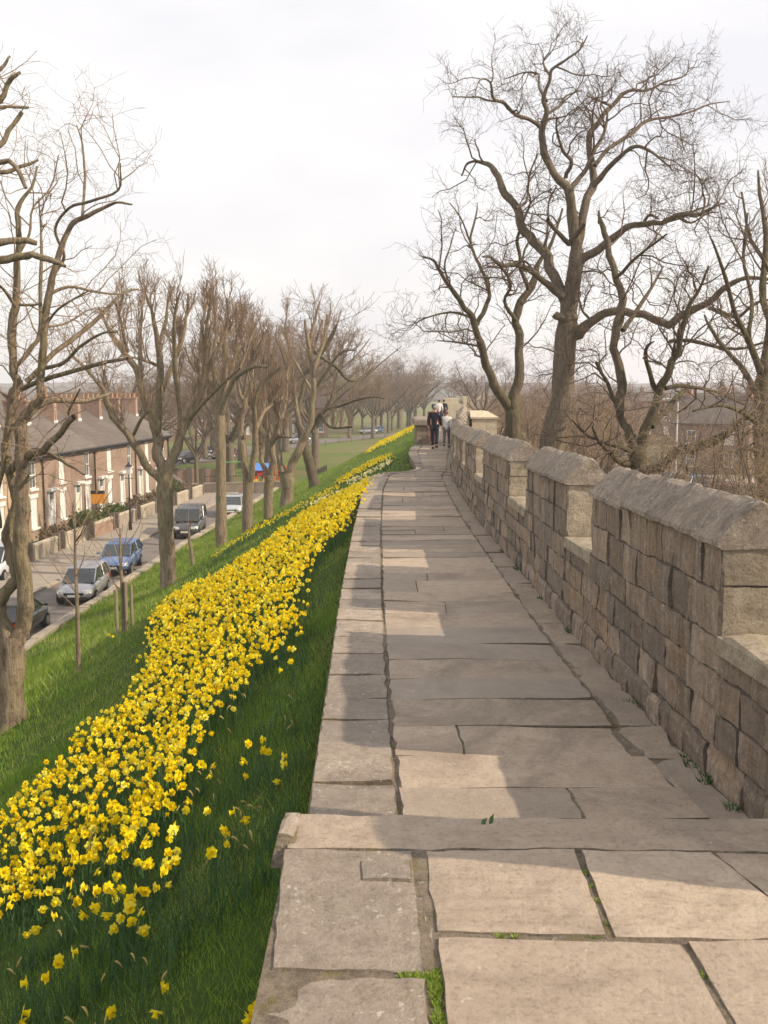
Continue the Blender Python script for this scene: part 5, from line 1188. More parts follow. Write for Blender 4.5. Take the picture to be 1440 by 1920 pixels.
for k, (px, y, L, rz, wl, lab) in enumerate([(1262, 112, 8, -.5, 'brick', 'brown house with a white window behind the tall pale pole'), (1345, 125, 12, -.3, 'redbrick', 'red brick house right of the tall pale pole'), (1415, 140, 14, -.2, 'redbrick', 'red brick house near the right edge of the photo'), (1290, 170, 14, .1, 'brick2', 'pale house further back above the parked cars'), (1200, 190, 16, -.1, 'redbrick', 'far red house behind the spreading tree'), (1380, 210, 18, 0, 'brick', 'far roofs near the skyline on the right'), (1120, 210, 16, .1, 'redbrick', 'far red roofs right of the thick trunk')]):
    P = at(px, 800, y); block_house((P[0], y, ROADZ - .05), rz, L, 8, 5.6 if k != 4 else 7, 8.4, lab, wl, max(2, int(L / 3)), G3)
sheet('car_park', [(18, 62), (60, 58), (75, 108), (24, 110)], ROADZ + .02, plain('pale_tarmac', (.36, .30, .26), .9, .2, 0, .12, .6))
for px, y, c, k, lab in ((1310, 92, P_blue, 'hatch', 'bright blue car in the car park'), (1283, 96, P_silver, 'hatch', 'silver car left of the bright blue one'), (1345, 88, P_dark, 'estate', 'dark car right of the bright blue one'), (1375, 84, P_red, 'hatch', 'maroon car in the car park near the right edge'), (1400, 80, P_black, 'mpv', 'black car in the car park near the right edge'), (1128, 88, P_white, 'hatch', 'white car glimpsed left of the spreading tree'), (1235, 98, P_white, 'hatch', 'white car behind the spreading tree trunk')):
    car(px, 880, y, RNG.uniform(-.3, .3) + .4, k, c, lab, ROADZ + .02, 'cars in the right-hand car park')
lp = empty('lamp_post', tuple(at(1266, 900, 70)[:2]) + (ROADZ,), 0, 'tall thin pale lamp post in front of the town houses', 'lamp')
m = MB(); m.tube([(0, 0, 0), (0, 0, 1.2), (0, 0, 1.25), (0, 0, 8.4)], [.12, .11, .075, .06], 8); m.build('pole', M['metal'], lp)
m = MB(); m.tube([(0, 0, 8.38), (-.35, -.05, 8.55), (-.9, -.1, 8.6)], .035, 6); m.box((-1.3, -.2, 8.52), (-.85, 0, 8.64)); m.build('lamp_head', M['metal'], lp)
# distant wooded hills on the horizon
def hills(name, Y, pts, mat):
    mb = MB(); rings = []
    for x, z in pts: rings.append([(x, Y, -12), (x, Y, z), (x + 20, Y + 90, z * .7), (x, Y + 240, -12)])
    mb.loft(rings, False, False); return tag(mb.build(name, mat, smooth_=True), kind='structure')
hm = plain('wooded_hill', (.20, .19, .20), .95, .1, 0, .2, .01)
hills('hills', 760, [(x, 1 + 4 * (.5 + .5 * nz(x * .003, 3, 1)) + 1.3 * nz(x * .02, 5, 2)) for x in range(-800, 900, 24)], hm)
hills('hills', 1080, [(x, 4 + 7 * (.5 + .5 * nz(x * .002, 8, 1)) + 1.4 * nz(x * .014, 1, 2)) for x in range(-1200, 1300, 32)], hm)
# treeline masses: woods one cannot count
def wood(name, x0, x1, y, z0, h, n, mat, seed):
    r = np.random.default_rng(seed); x = r.uniform(x0, x1, n); u = r.random(n) ** .7
    hh = h * (.55 + .45 * np.array([nz(a * .05, seed, 2) + .5 for a in x])); p = np.column_stack([x, y + r.uniform(-6, 6, n), z0 + u * hh])
    a = r.normal(0, .5, (n, 3)) * [1, 1, 1.6]; b = r.normal(0, .05, (n, 3))
    V = np.stack([p - a, p + b, p + a, p - b], 1).reshape(-1, 3)
    return tag(link_mesh(name, np_mesh(name, V, np.arange(4 * n).reshape(-1, 4)), mat), kind='stuff')
wood('woodland', 20, 190, 260, ROADZ, 9, 9000, M['twigfar'], 3)
wood('woodland', -150, 10, 330, ROADZ, 11, 9000, M['twigfar'], 4)
wood('woodland', 25, 130, 170, ROADZ, 6, 5000, M['twigfar'], 5)
# dry brambles under the right-hand trees
def bramble(px, py, Y, r, n, label, mats=('dry', 'twigdark')):
    X = (px - 720) / FPX * Y; z = float(zright(X, Y)) - .1; top = CAM_H + (728 - py) / FPX * Y
    t = Tree(int(px)); rr = t.r; h = max(.8, (top - z) * 1.05)
    for k in range(n):
        a = rr.uniform(0, 6.28); q = r * math.sqrt(rr.random()); p = np.array([X + q * math.cos(a), Y + q * math.sin(a) * .7, z]); d = np.array([abs(rr.normal(0, .25)), rr.normal(0, .25), 1.0]); pts = [p]
        for s in range(4): pts.append(pts[-1] + d * h / 4 * rr.uniform(.45, 1.0)); pts[-1][0] = max(pts[-1][0], float(xw(Y)) + 1.3, X - 1.2 * r); d = d + rr.normal(0, .3, 3) - np.array([-.05, 0, .05])
        t.limb_w(np.array(pts), np.linspace(.016, .005, 5), k < 1, True, 3, 0, .55)
    a = t.sprout(1, 0, .7, .007, 1.0, .0, .45, 6, per_len=6.5, rmin=.0038)
    t.sprout(2, 5, .32, .0045, .95, 0, .4, 4, parents=a, rmin=.003)
    t.build('bramble', label, [M['twigdark'], M['drytwig']], 'dry brambles outside the wall', cat='shrub', trunk_name='stem')
for px, py, Y, r, n, lab in [(1345, 815, 17, 1.5, 95, 'dry tan bramble thicket under the right-hand edge tree'), (1425, 760, 15, 1.2, 100, 'tall dry bramble thicket at the right edge'), (1290, 850, 15, 1.3, 80, 'low dry bramble just above the nearest coping'), (1405, 850, 11.5, 1.0, 85, 'dry bramble right behind the nearest merlon'), (960, 815, 46, 2.5, 45, 'brown scrub below the forked mossy tree')]:
    bramble(px, py, Y, r, n, lab)

# ------------------------------------------------------------------ daffodils
def petal_ring(r, w, fwd, n=6, fine=True):
    """flower facing +X, centre at origin"""
    V = []; F = []
    for k in range(n):
        a = 2 * PI * k / n + (.12 if k % 2 else 0); ca, sa = math.cos(a), math.sin(a); i = len(V)
        f = fwd * (1 if k % 2 else .4)
        def pt(x, rad, side): return (x, rad * ca - side * sa, rad * sa + side * ca)
        if fine:
            V += [pt(0, .006, -.004), pt(0, .006, .004), pt(f * .5 + .002, r * .5, -w), pt(f * .5 + .002, r * .5, w), pt(f * .5 - .003, r * .5, 0), pt(f * .8, r * .8, -w * .7), pt(f * .8, r * .8, w * .7), pt(f, r, 0)]
            F += [(i, i + 4, i + 2), (i, i + 1, i + 4), (i + 1, i + 3, i + 4), (i + 2, i + 4, i + 5), (i + 4, i + 7, i + 5), (i + 4, i + 6, i + 7), (i + 4, i + 3, i + 6)]
        else:
            V += [pt(0, .004, 0), pt(f * .6, r * .6, -w), pt(f, r, 0), pt(f * .6, r * .6, w)]; F += [(i, i + 1, i + 2), (i, i + 2, i + 3)]
    return V, F
def trumpet(L, r0, r1, n):
    V = []; F = []; prof = [(0, r0), (L * .6, r0 * 1.15), (L * .9, r1 * .92), (L, r1 * 1.12)] if n > 6 else [(0, r0), (L, r1)]
    for j, (x, r) in enumerate(prof):
        for k in range(n):
            a = 2 * PI * k / n; q = r * (1 + (.12 if (j == len(prof) - 1 and k % 2) else 0)); V.append((x, q * math.cos(a), q * math.sin(a)))
    for j in range(len(prof) - 1):
        for k in range(n): F.append((j * n + k, j * n + (k + 1) % n, (j + 1) * n + (k + 1) % n, (j + 1) * n + k))
    F.append(tuple(k for k in range(n)))
    return V, F
def rot_pts(V, pitch): c, s = math.cos(pitch), math.sin(pitch); return [(x * c + z * s, y, -x * s + z * c) for x, y, z in V]
def leaf_blades(mb, n, h, spread=.05, w=.006):
    for k in range(n):
        a = RNG.uniform(0, 2 * PI); ln = h * RNG.uniform(.65, 1.1); le = RNG.uniform(.1, .5); x, y = RNG.uniform(-spread, spread), RNG.uniform(-spread, spread)
        b = RNG.uniform(0, PI); cx, cy = math.cos(b) * w, math.sin(b) * w; V = []
        for j, t in enumerate((0, .4, .75, 1)):
            q = le * ln * t * t; ww = (1, 1.1, .8, .1)[j]; V += [(x + math.cos(a) * q - cx * ww, y + math.sin(a) * q - cy * ww, ln * t * (1 - .15 * le * t) - .03), (x + math.cos(a) * q + cx * ww, y + math.sin(a) * q + cy * ww, ln * t * (1 - .15 * le * t) - .03)]
        mb.tv = RNG.random(); mb.add(V, [(2 * j, 2 * j + 1, 2 * j + 3, 2 * j + 2) for j in range(3)])
variants = []
for k in range(7):
    h = .30 + .02 * (k % 4)
    st = MB(); st.tv = .6; st.tube([(0, 0, -.04), (.004, .003, h * .6), (.002, 0, h - .025), (.012, 0, h - .004), (.03, 0, h)], [.0042, .004, .0036, .0034, .003], 5)
    lf = MB(); leaf_blades(lf, 4, .28)
    pit = RNG.uniform(-.4, .5); rs = RNG.uniform(.92, 1.1)
    pv, pf = petal_ring(.043 * rs, .0165 * rs, RNG.uniform(-.004, .012)); tv_, tf = trumpet(.034 * rs, .012, .0185 * rs, 10)
    off = lambda V: [(x + .03, y, z + h) for x, y, z in rot_pts(V, pit)]
    pm = MB(); pm.tv = RNG.random(); pm.add(off(pv), pf); tm = MB(); tm.tv = RNG.random(); tm.add(off(tv_), tf)
    variants.append((st, lf, pm, tm))
VM = []
def mesh_of(mb, name, mat):
    o = mb.build(name, mat); me = o.data; bpy.data.objects.remove(o); return me
for st, lf, pm, tm in variants:
    VM.append((mesh_of(st, 'stem', M['leaf']), mesh_of(lf, 'foliage', M['leaf']), mesh_of(pm, 'flower', M['petal']), mesh_of(tm, 'trumpet', M['trumpet'])))
def hitpt(px, py, h=.3):
    d = ray(px, py); ts = np.geomspace(2, 300, 3000); P = d[None] * ts[:, None]; P[:, 2] += CAM_H
    k = np.argmax(P[:, 2] < zbank(P[:, 0], P[:, 1]) + h); return P[k]
def poly_world(pts, h=.3): return np.array([hitpt(x, y, h)[:2] for x, y in pts])
def inside(P, poly):
    x, y = P[:, 0], P[:, 1]; r = np.zeros(len(P), bool); n = len(poly)
    for i in range(n):
        (x1, y1), (x2, y2) = poly[i], poly[(i + 1) % n]
        c = ((y1 > y) != (y2 > y)) & (x < (x2 - x1) * (y - y1) / (y2 - y1 + 1e-12) + x1); r ^= c
    return r
def edge_dist(P, poly):
    d = np.full(len(P), 1e9); n = len(poly)
    for i in range(n):
        a, b = poly[i], poly[(i + 1) % n]; ab = b - a; t = np.clip(((P - a) @ ab) / (ab @ ab + 1e-9), 0, 1); d = np.minimum(d, np.linalg.norm(P - a - t[:, None] * ab, axis=1))
    return d
def scatter(poly, dens, fall=.25, clump=.5, seed=1):
    r = np.random.default_rng(seed); lo, hi = poly.min(0), poly.max(0); n = int((hi - lo).prod() * dens)
    P = lo + (hi - lo) * r.random((n, 2)); P = P[inside(P, poly)]
    nn = np.array([.5 + .5 * nz(p[0] * 1.6, p[1] * 1.1, 3) + .35 * nz(p[0] * 5, p[1] * 4, 9) for p in P])
    keep = r.random(len(P)) < np.clip(edge_dist(P, poly) / fall, .12, 1) * np.clip(1 - clump + clump * 1.6 * nn, .03, 1)
    return P[keep]
main_poly = poly_world([(-60, 1590), (0, 1505), (60, 1450), (130, 1385), (200, 1330), (232, 1300), (255, 1240), (272, 1200), (268, 1165), (300, 1128), (352, 1096), (412, 1070), (478, 1028), (540, 980), (610, 935), (660, 912), (700, 893), (703, 905), (690, 935), (655, 985), (620, 1010), (580, 1070), (583, 1140), (565, 1180), (520, 1225), (470, 1280), (430, 1340), (395, 1400), (360, 1460), (330, 1520), (290, 1570), (230, 1600), (150, 1640), (70, 1690), (0, 1720), (-60, 1720)])
main_b = poly_world([(520, 1150), (580, 1130), (580, 1180), (560, 1240), (520, 1275), (500, 1250), (520, 1200)])
strip_a = poly_world([(392, 1045), (450, 1003), (500, 975), (560, 945), (610, 918), (640, 905), (650, 910), (620, 925), (560, 955), (500, 988), (440, 1018), (400, 1048)])
strip_b = poly_world([(622, 905), (660, 882), (700, 860), (735, 848), (742, 855), (700, 872), (665, 892), (630, 912)])
fr_poly = poly_world([(-60, 1720), (0, 1700), (70, 1680), (160, 1640), (240, 1600), (330, 1520), (360, 1500), (330, 1600), (280, 1700), (240, 1740), (150, 1740), (60, 1720), (-60, 1800)])
P = np.vstack([scatter(main_poly, 150, .35, .8, 1), scatter(main_b, 26, .1, .4, 6), scatter(strip_a, 26, .3, .3, 2), scatter(strip_b, 30, .3, .3, 3)])
Pf = scatter(fr_poly, 40, .1, .8, 4)
lone = [(497, 1375), (508, 1392), (475, 1388), (512, 1410), (463, 1412), (506, 1432), (498, 1438), (458, 1436), (470, 1400), (412, 1552), (400, 1558), (408, 1562), (395, 1600), (433, 1520), (438, 1530), (116, 1776), (108, 1790), (122, 1785), (74, 1822), (91, 1845), (28, 1868), (282, 1856), (312, 1846), (238, 1888), (470, 1885), (482, 1890), (478, 1905), (488, 1902), (55, 1740), (203, 1720), (165, 1718), (245, 1680), (252, 1690), (240, 1698), (262, 1700), (266, 1714), (236, 1712), (285, 1655), (222, 1677), (40, 1912), (122, 1688), (130, 1680), (385, 1505), (358, 1502), (336, 1572), (320, 1558), (205, 1192), (212, 1196), (545, 1240), (556, 1190)]
Plone = np.array([hitpt(x, y, .3)[:2] for x, y in lone])
allP = np.vstack([Plone, Pf, P]); nl = len(Plone) + len(Pf)
dist = np.hypot(allP[:, 0], allP[:, 1])
order = np.argsort(dist); near = order[:300]
def up_z(p): return float(zbank(p[0], p[1]))
for i in near:
    x, y = allP[i]; k = RNG.randrange(7); sg = RNG.uniform(.74, 1.0)
    solo = i < len(Plone)
    e = empty('daffodil', (x, y, up_z(allP[i])), RNG.gauss(-.6, 1.4), 'yellow daffodil standing apart in the shaded grass of the bank' if solo else 'yellow daffodil at the near end of the dense bed on the bank', 'daffodil', 'scattered daffodils in the shaded grass' if solo else 'nearest daffodils of the dense bed')
    e.scale = (sg, sg, sg); e.rotation_euler[0] = RNG.gauss(0, .12); e.rotation_euler[1] = RNG.gauss(.05, .2)
    s_, l_, f_, t_ = VM[k]
    for nm, me in (('stem', s_), ('foliage', l_), ('flower', f_)):
        o = bpy.data.objects.new(nm, me); COL.objects.link(o); o.parent = e
        if nm == 'flower': q = bpy.data.objects.new('trumpet', t_); COL.objects.link(q); q.parent = o
def flower_mass(name, pts, pmat, tmat, h0, leaves, seed, scale=1.0, lean=True):
    r = np.random.default_rng(seed); n = len(pts)
    pv, pf = petal_ring(.044, .017, .006, fine=False); tv_, tf = trumpet(.034, .012, .019, 6)
    pv = np.array(pv); tv_ = np.array(tv_); unitV = np.vstack([pv, tv_]); npv = len(pv); L = len(unitV)
    yaw = r.normal(-.6, 1.4, n); pit = r.normal(.08, .42, n); s = r.uniform(.75, 1.2, n) * scale
    cy, sy, cp, sp = np.cos(yaw), np.sin(yaw), np.cos(pit), np.sin(pit)
    X = unitV[None, :, 0] * cp[:, None] + unitV[None, :, 2] * sp[:, None]; Zz = -unitV[None, :, 0] * sp[:, None] + unitV[None, :, 2] * cp[:, None]; Yy = np.repeat(unitV[None, :, 1], n, 0)
    wx = (X * cy[:, None] - Yy * sy[:, None]) * s[:, None]; wy = (X * sy[:, None] + Yy * cy[:, None]) * s[:, None]; wz = Zz * s[:, None]
    z = zbank(pts[:, 0], pts[:, 1]) + h0 * r.uniform(.8, 1.15, n)
    V = np.stack([wx + pts[:, :1], wy + pts[:, 1:2], wz + z[:, None]], -1).reshape(-1, 3)
    T = np.repeat(r.random(n), L); o = (np.arange(n) * L)[:, None, None]
    F3 = (np.array(pf)[None] + o).reshape(-1, 3); F4 = (np.array(tf[:-1])[None] + npv + o).reshape(-1, 4)
    mats = [np.zeros(len(F3)), np.ones(len(F4))]; off = len(V); VV = [V]; TT = [T]; FF4 = [F4]
    # leaves and stems
    m = n * leaves; idx = np.repeat(np.arange(n), leaves); a = r.uniform(0, 6.28, m); b = r.uniform(0, PI, m); ln = h0 * r.uniform(.6, 1.0, m); le = r.uniform(.05, .4, m); w = .0065 * scale
    bx = pts[idx, 0] + r.normal(0, .04, m); by = pts[idx, 1] + r.normal(0, .04, m); bz = zbank(bx, by) - .02
    rows = []
    for t, ww in ((0, 1), (.55, 1), (1, .15)):
        q = le * ln * t * t
        for sg in (-1, 1): rows.append(np.stack([bx + np.cos(a) * q + sg * np.cos(b) * w * ww, by + np.sin(a) * q + sg * np.sin(b) * w * ww, bz + ln * t], -1))
    LV = np.stack(rows, 1).reshape(-1, 3); lo = (np.arange(m) * 6)[:, None] + off
    LF = np.concatenate([lo + np.array([[0, 1, 3, 2]]), lo + np.array([[2, 3, 5, 4]])])
    VV.append(LV); TT.append(np.repeat(r.random(m), 6)); FF4.append(LF); mats.append(np.full(len(LF), 2))
    me = np_mesh(name, np.vstack(VV), [F3, np.vstack(FF4)], np.concatenate(TT), mats=np.concatenate(mats))
    return tag(link_mesh(name, me, [pmat, tmat, M['leaf']]), kind='stuff')
flower_mass('daffodil_bed', allP[order[300:]], M['petal'], M['trumpet'], .32, 3, 5, .78)
wh = np.vstack([scatter(poly_world([(560, 952), (610, 928), (660, 908), (700, 888), (735, 880), (732, 886), (700, 898), (660, 918), (600, 942)]), 34, .15, .3, 7), scatter(poly_world([(640, 905), (690, 880), (735, 858), (745, 852), (748, 856), (700, 884), (655, 908)]), 22, .2, .5, 8)])
flower_mass('narcissus_bed', wh, M['white'], M['petal'], .26, 2, 9)
# the far yellow patch on the bank beyond the parapet block
fp = np.column_stack([NR.uniform(0, 1, 2600), NR.uniform(74, 125, 2600)]); fp[:, 0] = np.array([float(xe(y)) for y in fp[:, 1]]) - .8 - 4.2 * NR.random(2600) ** .8
fp = fp[NR.random(len(fp)) < np.clip((fp[:, 1] - 70) / 20, 0, 1)]
flower_mass('daffodil_bed', fp, M['petal'], M['trumpet'], .3, 1, 10, 1.7)
# withered flower heads hanging at the lower edge of the bed
wm = MB(); wm.mi = 0; wm.tv = .5
wm.tube([(0, 0, -.03), (0, 0, .24), (.01, 0, .27), (.03, 0, .28)], [.0035, .003, .0028, .0025], 4)
wm.mi = 1; wm.tv = .6; wm.tube([(.028, 0, .282), (.05, .003, .278), (.075, .0, .262), (.09, -.002, .24)], [.004, .009, .007, .002], 5)
wme = mesh_of(wm, 'withered_daffodil', [M['leaf'], M['withered']])
wpts = [(440, 1500), (452, 1495), (462, 1500), (470, 1498), (478, 1508), (455, 1512), (446, 1555), (458, 1550), (452, 1560), (130, 1650), (140, 1648), (150, 1655), (165, 1665), (180, 1660), (190, 1662), (200, 1655), (85, 1730), (98, 1728), (150, 1742), (172, 1758), (215, 1785), (228, 1782), (222, 1795), (245, 1765), (30, 1795), (40, 1790), (50, 1785), (10, 1830), (130, 1890), (140, 1900), (150, 1895), (180, 1882), (165, 1890), (340, 1778), (520, 1330), (528, 1318), (535, 1300), (545, 1295), (530, 1345), (415, 1340), (430, 1330), (440, 1318), (425, 1352), (455, 1300), (448, 1290), (400, 1375), (392, 1450), (385, 1440), (400, 1435), (378, 1470), (365, 1475), (350, 1480), (300, 1500), (320, 1495), (335, 1490), (210, 1545), (190, 1550)]
for q, (x, y) in enumerate(wpts):
    p = hitpt(x, y, .27); o = bpy.data.objects.new('withered_daffodil', wme); COL.objects.link(o); o.location = (p[0], p[1], up_z(p)); o.rotation_euler = (RNG.gauss(0, .25), RNG.gauss(0, .25), RNG.gauss(-.3, 1.3)); o.scale = (RNG.uniform(.55, .8),) * 2 + (RNG.uniform(.7, 1),)
    tag(o, 'withered straw-coloured daffodil head drooping on its stalk in the grass', 'daffodil', 'withered daffodils below the bed')

# ------------------------------------------------------------------ grass and leaf blades
def blades(name, pts, hmin, hmax, w, mat, seed, lean=.5, zfun=None):
    r = np.random.default_rng(seed); n = len(pts); a = r.uniform(0, 6.28, n); b = r.uniform(0, PI, n); h = r.uniform(hmin, hmax, n); le = r.uniform(0, lean, n) * h; ww = w * r.uniform(.6, 1.4, n)
    z = zbank(pts[:, 0], pts[:, 1]) - .02; x, y = pts[:, 0], pts[:, 1]
    V = np.stack([np.stack([x - np.cos(b) * ww, y - np.sin(b) * ww, z], -1), np.stack([x + np.cos(b) * ww, y + np.sin(b) * ww, z], -1), np.stack([x + np.cos(a) * le, y + np.sin(a) * le, z + h], -1)], 1).reshape(-1, 3)
    return tag(link_mesh(name, np_mesh(name, V, np.arange(3 * n).reshape(-1, 3), np.repeat(np.clip(.55 * r.random(n) + .45 * np.clip(.5 + .9 * np.sin(x * 2.1 + 1.3 * np.sin(y * 1.1)) * np.sin(y * 1.7 + np.sin(x * 3.3)) + r.normal(0, .2, n), 0, 1), 0, 1), 3)), mat), kind='stuff')
def band(n, y0, y1, u0, u1, seed, pw=1.0):
    r = np.random.default_rng(seed); Y = y0 + (y1 - y0) * r.random(n) ** pw; u = r.uniform(u0, u1, n); a = xe(Y); return np.column_stack([a + u * (xv(Y) - a) - .01, Y])
blades('grass', band(150000, 3.2, 13, 0.0, .42, 1, 1.3), .03, .085, .003, M['blade'], 2, .9)
bl_ = band(26000, 3.2, 14, 0.0, .42, 31, 1.2); ck = np.array([nz(p[0] * 2.6, p[1] * 2.2, 4) + .6 * nz(p[0] * 7, p[1] * 6, 1) for p in bl_]); blades('grass', bl_[ck > .12], .07, .15, .0042, M['blade'], 32, 1.0)
blades('grass', band(120000, 12, 34, 0.0, .85, 3, 1.3), .04, .11, .0055, M['blade'], 4, .8)
blades('grass', band(60000, 30, 95, 0.0, .9, 5, 1.3), .06, .16, .012, M['blade'], 6, .8)
vg = np.vstack([band(70000, 16, 60, .62, .99, 7, 1.4), band(20000, 14, 30, .42, .7, 8), band(25000, 55, 95, .5, .99, 9)])
kk = np.array([.5 + .6 * nz(p[0] * .7, p[1] * .5, 5) + .5 * nz(p[0] * 2.3, p[1] * 1.7, 6) for p in vg])
vg = vg[NR.random(len(vg)) < np.clip(kk * 1.3, 0, 1) * np.clip((xe(vg[:, 1]) - vg[:, 0]) / (xe(vg[:, 1]) - xv(vg[:, 1])) * 2 - .7, .1, 1)]
blades('verge_grass', vg, .08, .26, .011, M['verge'], 10, .9)
# dark daffodil leaves without flowers, in clumps along the lower edge of the bed
r_ = np.random.default_rng(21); cl = []
for x, y in [(540, 1420), (555, 1350), (560, 1290), (530, 1500), (500, 1560), (480, 1620), (450, 1580), (440, 1660), (400, 1640), (380, 1560), (370, 1700), (330, 1700), (300, 1760), (340, 1650), (280, 1800), (240, 1760), (180, 1750), (130, 1730), (90, 1760), (40, 1780), (200, 1810), (150, 1840), (100, 1880), (60, 1850), (20, 1900), (170, 1900), (250, 1850), (300, 1620), (350, 1560), (420, 1480), (450, 1420), (480, 1360), (500, 1310), (470, 1450), (510, 1450), (560, 1230), (575, 1180), (260, 1640), (200, 1680), (60, 1710), (0, 1760), (380, 1420), (540, 1560), (520, 1620), (590, 1120)]:
    p = hitpt(x, y, .15)[:2]; k = r_.integers(16, 42); cl.append(p + r_.normal(0, .075, (k, 2)) * [1, 1.3])
cl = np.vstack(cl); cl = cl[cl[:, 0] < xe(cl[:, 1]) - .06]
blades('daffodil_leaves', cl, .16, .36, .0055, M['leaf'], 22, .45)

# ------------------------------------------------------------------ people
def skin_mesh(name, nodes, edges, mat, parent, root=0, sub=2):
    me = bpy.data.meshes.new(name); me.from_pydata([n[0] for n in nodes], edges, []); me.update()
    o = link_mesh(name, me, mat, parent)
    sk = o.modifiers.new('skin', 'SKIN'); sk.use_smooth_shade = True
    for i, n in enumerate(nodes):
        r = n[1] if hasattr(n[1], '__len__') else (n[1], n[1]); v = me.skin_vertices[0].data[i]; v.radius = r; v.use_root = (i == root)
    sd = o.modifiers.new('sub', 'SUBSURF'); sd.levels = sd.render_levels = sub
    return o
def person(loc_, rz, H, label, coat, legs, hair, step=.16, coat_long=.0, sleeve=True, hat=None, group=None):
    """local frame: faces +X"""
    o = empty('person', loc_, rz, label, 'person', group); k = H / 1.75
    J = lambda x, y, z: (x * k, y * k, z * k)
    N = [(J(0, 0, .95), (.15 * k, .11 * k)), (J(0, 0, 1.15), (.14 * k, .10 * k)), (J(.01, 0, 1.36), (.165 * k, .11 * k)), (J(.0, 0, 1.47), .065 * k), (J(.02, 0, 1.55), .058 * k), (J(.03, 0, 1.63), (.078 * k, .095 * k)), (J(.025, 0, 1.71), (.07 * k, .085 * k))]
    E = [(0, 1), (1, 2), (2, 3), (3, 4), (4, 5), (5, 6)]
    arms = {}; legj = {}
    for s in (-1, 1):
        sw = step * s
        i = len(N); pts = [J(0, s * .19, 1.42), J(-.02 - sw * .35, s * .235, 1.14), J(.06 - sw * .9, s * .24, .90)]
        arms[s] = pts
        N += [(pts[0], .058 * k), (pts[1], .043 * k), (pts[2], .028 * k), (tuple(np.array(pts[2]) + np.array((.01, 0, -.075)) * k), (.034 * k, .02 * k))]
        E += [(2, i), (i, i + 1), (i + 1, i + 2), (i + 2, i + 3)]
        palm = np.array(N[i + 3][0])
        for f, (dx, ln) in enumerate(((.024, .062), (.008, .072), (-.008, .068), (-.022, .052))):
            a = palm + np.array((dx, 0, -.03)) * k; b_ = a + np.array((.008, -s * .006, -ln * .55)) * k; c_ = b_ + np.array((.012, -s * .014, -ln * .4)) * k
            n0 = len(N); N += [(tuple(a), .0095 * k), (tuple(b_), .0085 * k), (tuple(c_), .007 * k)]; E += [(i + 3, n0), (n0, n0 + 1), (n0 + 1, n0 + 2)]
        a = palm + np.array((.036, -s * .005, .015)) * k; b_ = a + np.array((.02, -s * .012, -.035)) * k; n0 = len(N); N += [(tuple(a), .011 * k), (tuple(b_), .009 * k)]; E += [(i + 3, n0), (n0, n0 + 1)]
        i = len(N); L = [J(0, s * .09, .90), J(.04 + sw * .9, s * .10, .50), J(sw * 1.6 - .03, s * .10, .09 + (.07 if sw < 0 else 0)), J(sw * 1.6 + .12, s * .11, .035 + (.01 if sw < 0 else 0))]
        legj[s] = L
        N += [(L[0], .085 * k), (L[1], .058 * k), (L[2], .040 * k), (L[3], (.04 * k, .03 * k))]; E += [(0, i), (i, i + 1), (i + 1, i + 2), (i + 2, i + 3)]
    body = skin_mesh('body', N, E, M['skin'], o)
    # face: nose, ears, eyes
    f = MB(); f.loft([[J(.10, -.012, 1.61), J(.10, .012, 1.61), J(.10, .006, 1.66), J(.10, -.006, 1.66)], [J(.138, -.012, 1.612), J(.138, .012, 1.612), J(.112, .005, 1.66), J(.112, -.005, 1.66)]]); f.build('nose', M['skin'], body)
    for s in (-1, 1):
        e = MB(); e.ball(J(.03, s * .082, 1.63), (.028 * k, .014 * k, .036 * k), 8, 6); e.build('ear', M['skin'], body, True)
        e = MB(); e.ball(J(.103, s * .033, 1.655), (.012 * k, .014 * k, .009 * k), 8, 5); e.build('eye', M['black'], body, True)
    e = MB(); e.box(J(.105, -.025, 1.575), J(.118, .025, 1.585)); e.build('mouth', M['redcloth'], body)
    h = MB(); rings = []
    for q in range(7):
        a = q / 6 * PI * .62; rings.append([J(.012 + (.105 * math.sin(a) + .004) * math.cos(t) - .012 * q / 6, (.09 * math.sin(a) + .004) * math.sin(t), 1.66 + .115 * math.cos(a) + (.05 * max(0, math.cos(t)) if q > 3 else 0)) for t in np.linspace(0, 2 * PI, 14, endpoint=False)])
    h.loft(rings[::-1]); h.build('hair', M[hair], body, True)
    if hat: h = MB(); h.loft([[J(.02 + r * math.cos(t), r * .85 * math.sin(t), z) for t in np.linspace(0, 2 * PI, 14, endpoint=False)] for r, z in ((.12, 1.70), (.122, 1.74), (.10, 1.79), (.04, 1.81))]); h.build('cap', M[hat], body, True)
    # clothing grown round the same joints
    NJ = [(J(0, 0, .84 - coat_long), (.185 * k, .15 * k)), (J(0, 0, 1.0), (.175 * k, .135 * k)), (J(0, 0, 1.18), (.165 * k, .125 * k)), (J(.0, 0, 1.36), (.19 * k, .13 * k)), (J(-.005, 0, 1.475), (.085 * k, .08 * k)), (J(-.0, 0, 1.505), (.07 * k, .07 * k))]
    EJ = [(0, 1), (1, 2), (2, 3), (3, 4), (4, 5)]
    for s in (-1, 1):
        i = len(NJ); p = arms[s]; NJ += [(p[0], .078 * k), (p[1], .062 * k), (tuple(np.array(p[2]) + np.array((0, 0, .03)) * k), .05 * k)]; EJ += [(3, i), (i, i + 1), (i + 1, i + 2)]
        if not sleeve: NJ[-1] = (tuple(np.array(p[1]) * .7 + np.array(p[2]) * .3), .05 * k)
    skin_mesh('jacket', NJ, EJ, M[coat], o, 1)
    NL = [(J(0, 0, .93), (.165 * k, .125 * k))]; EL = []
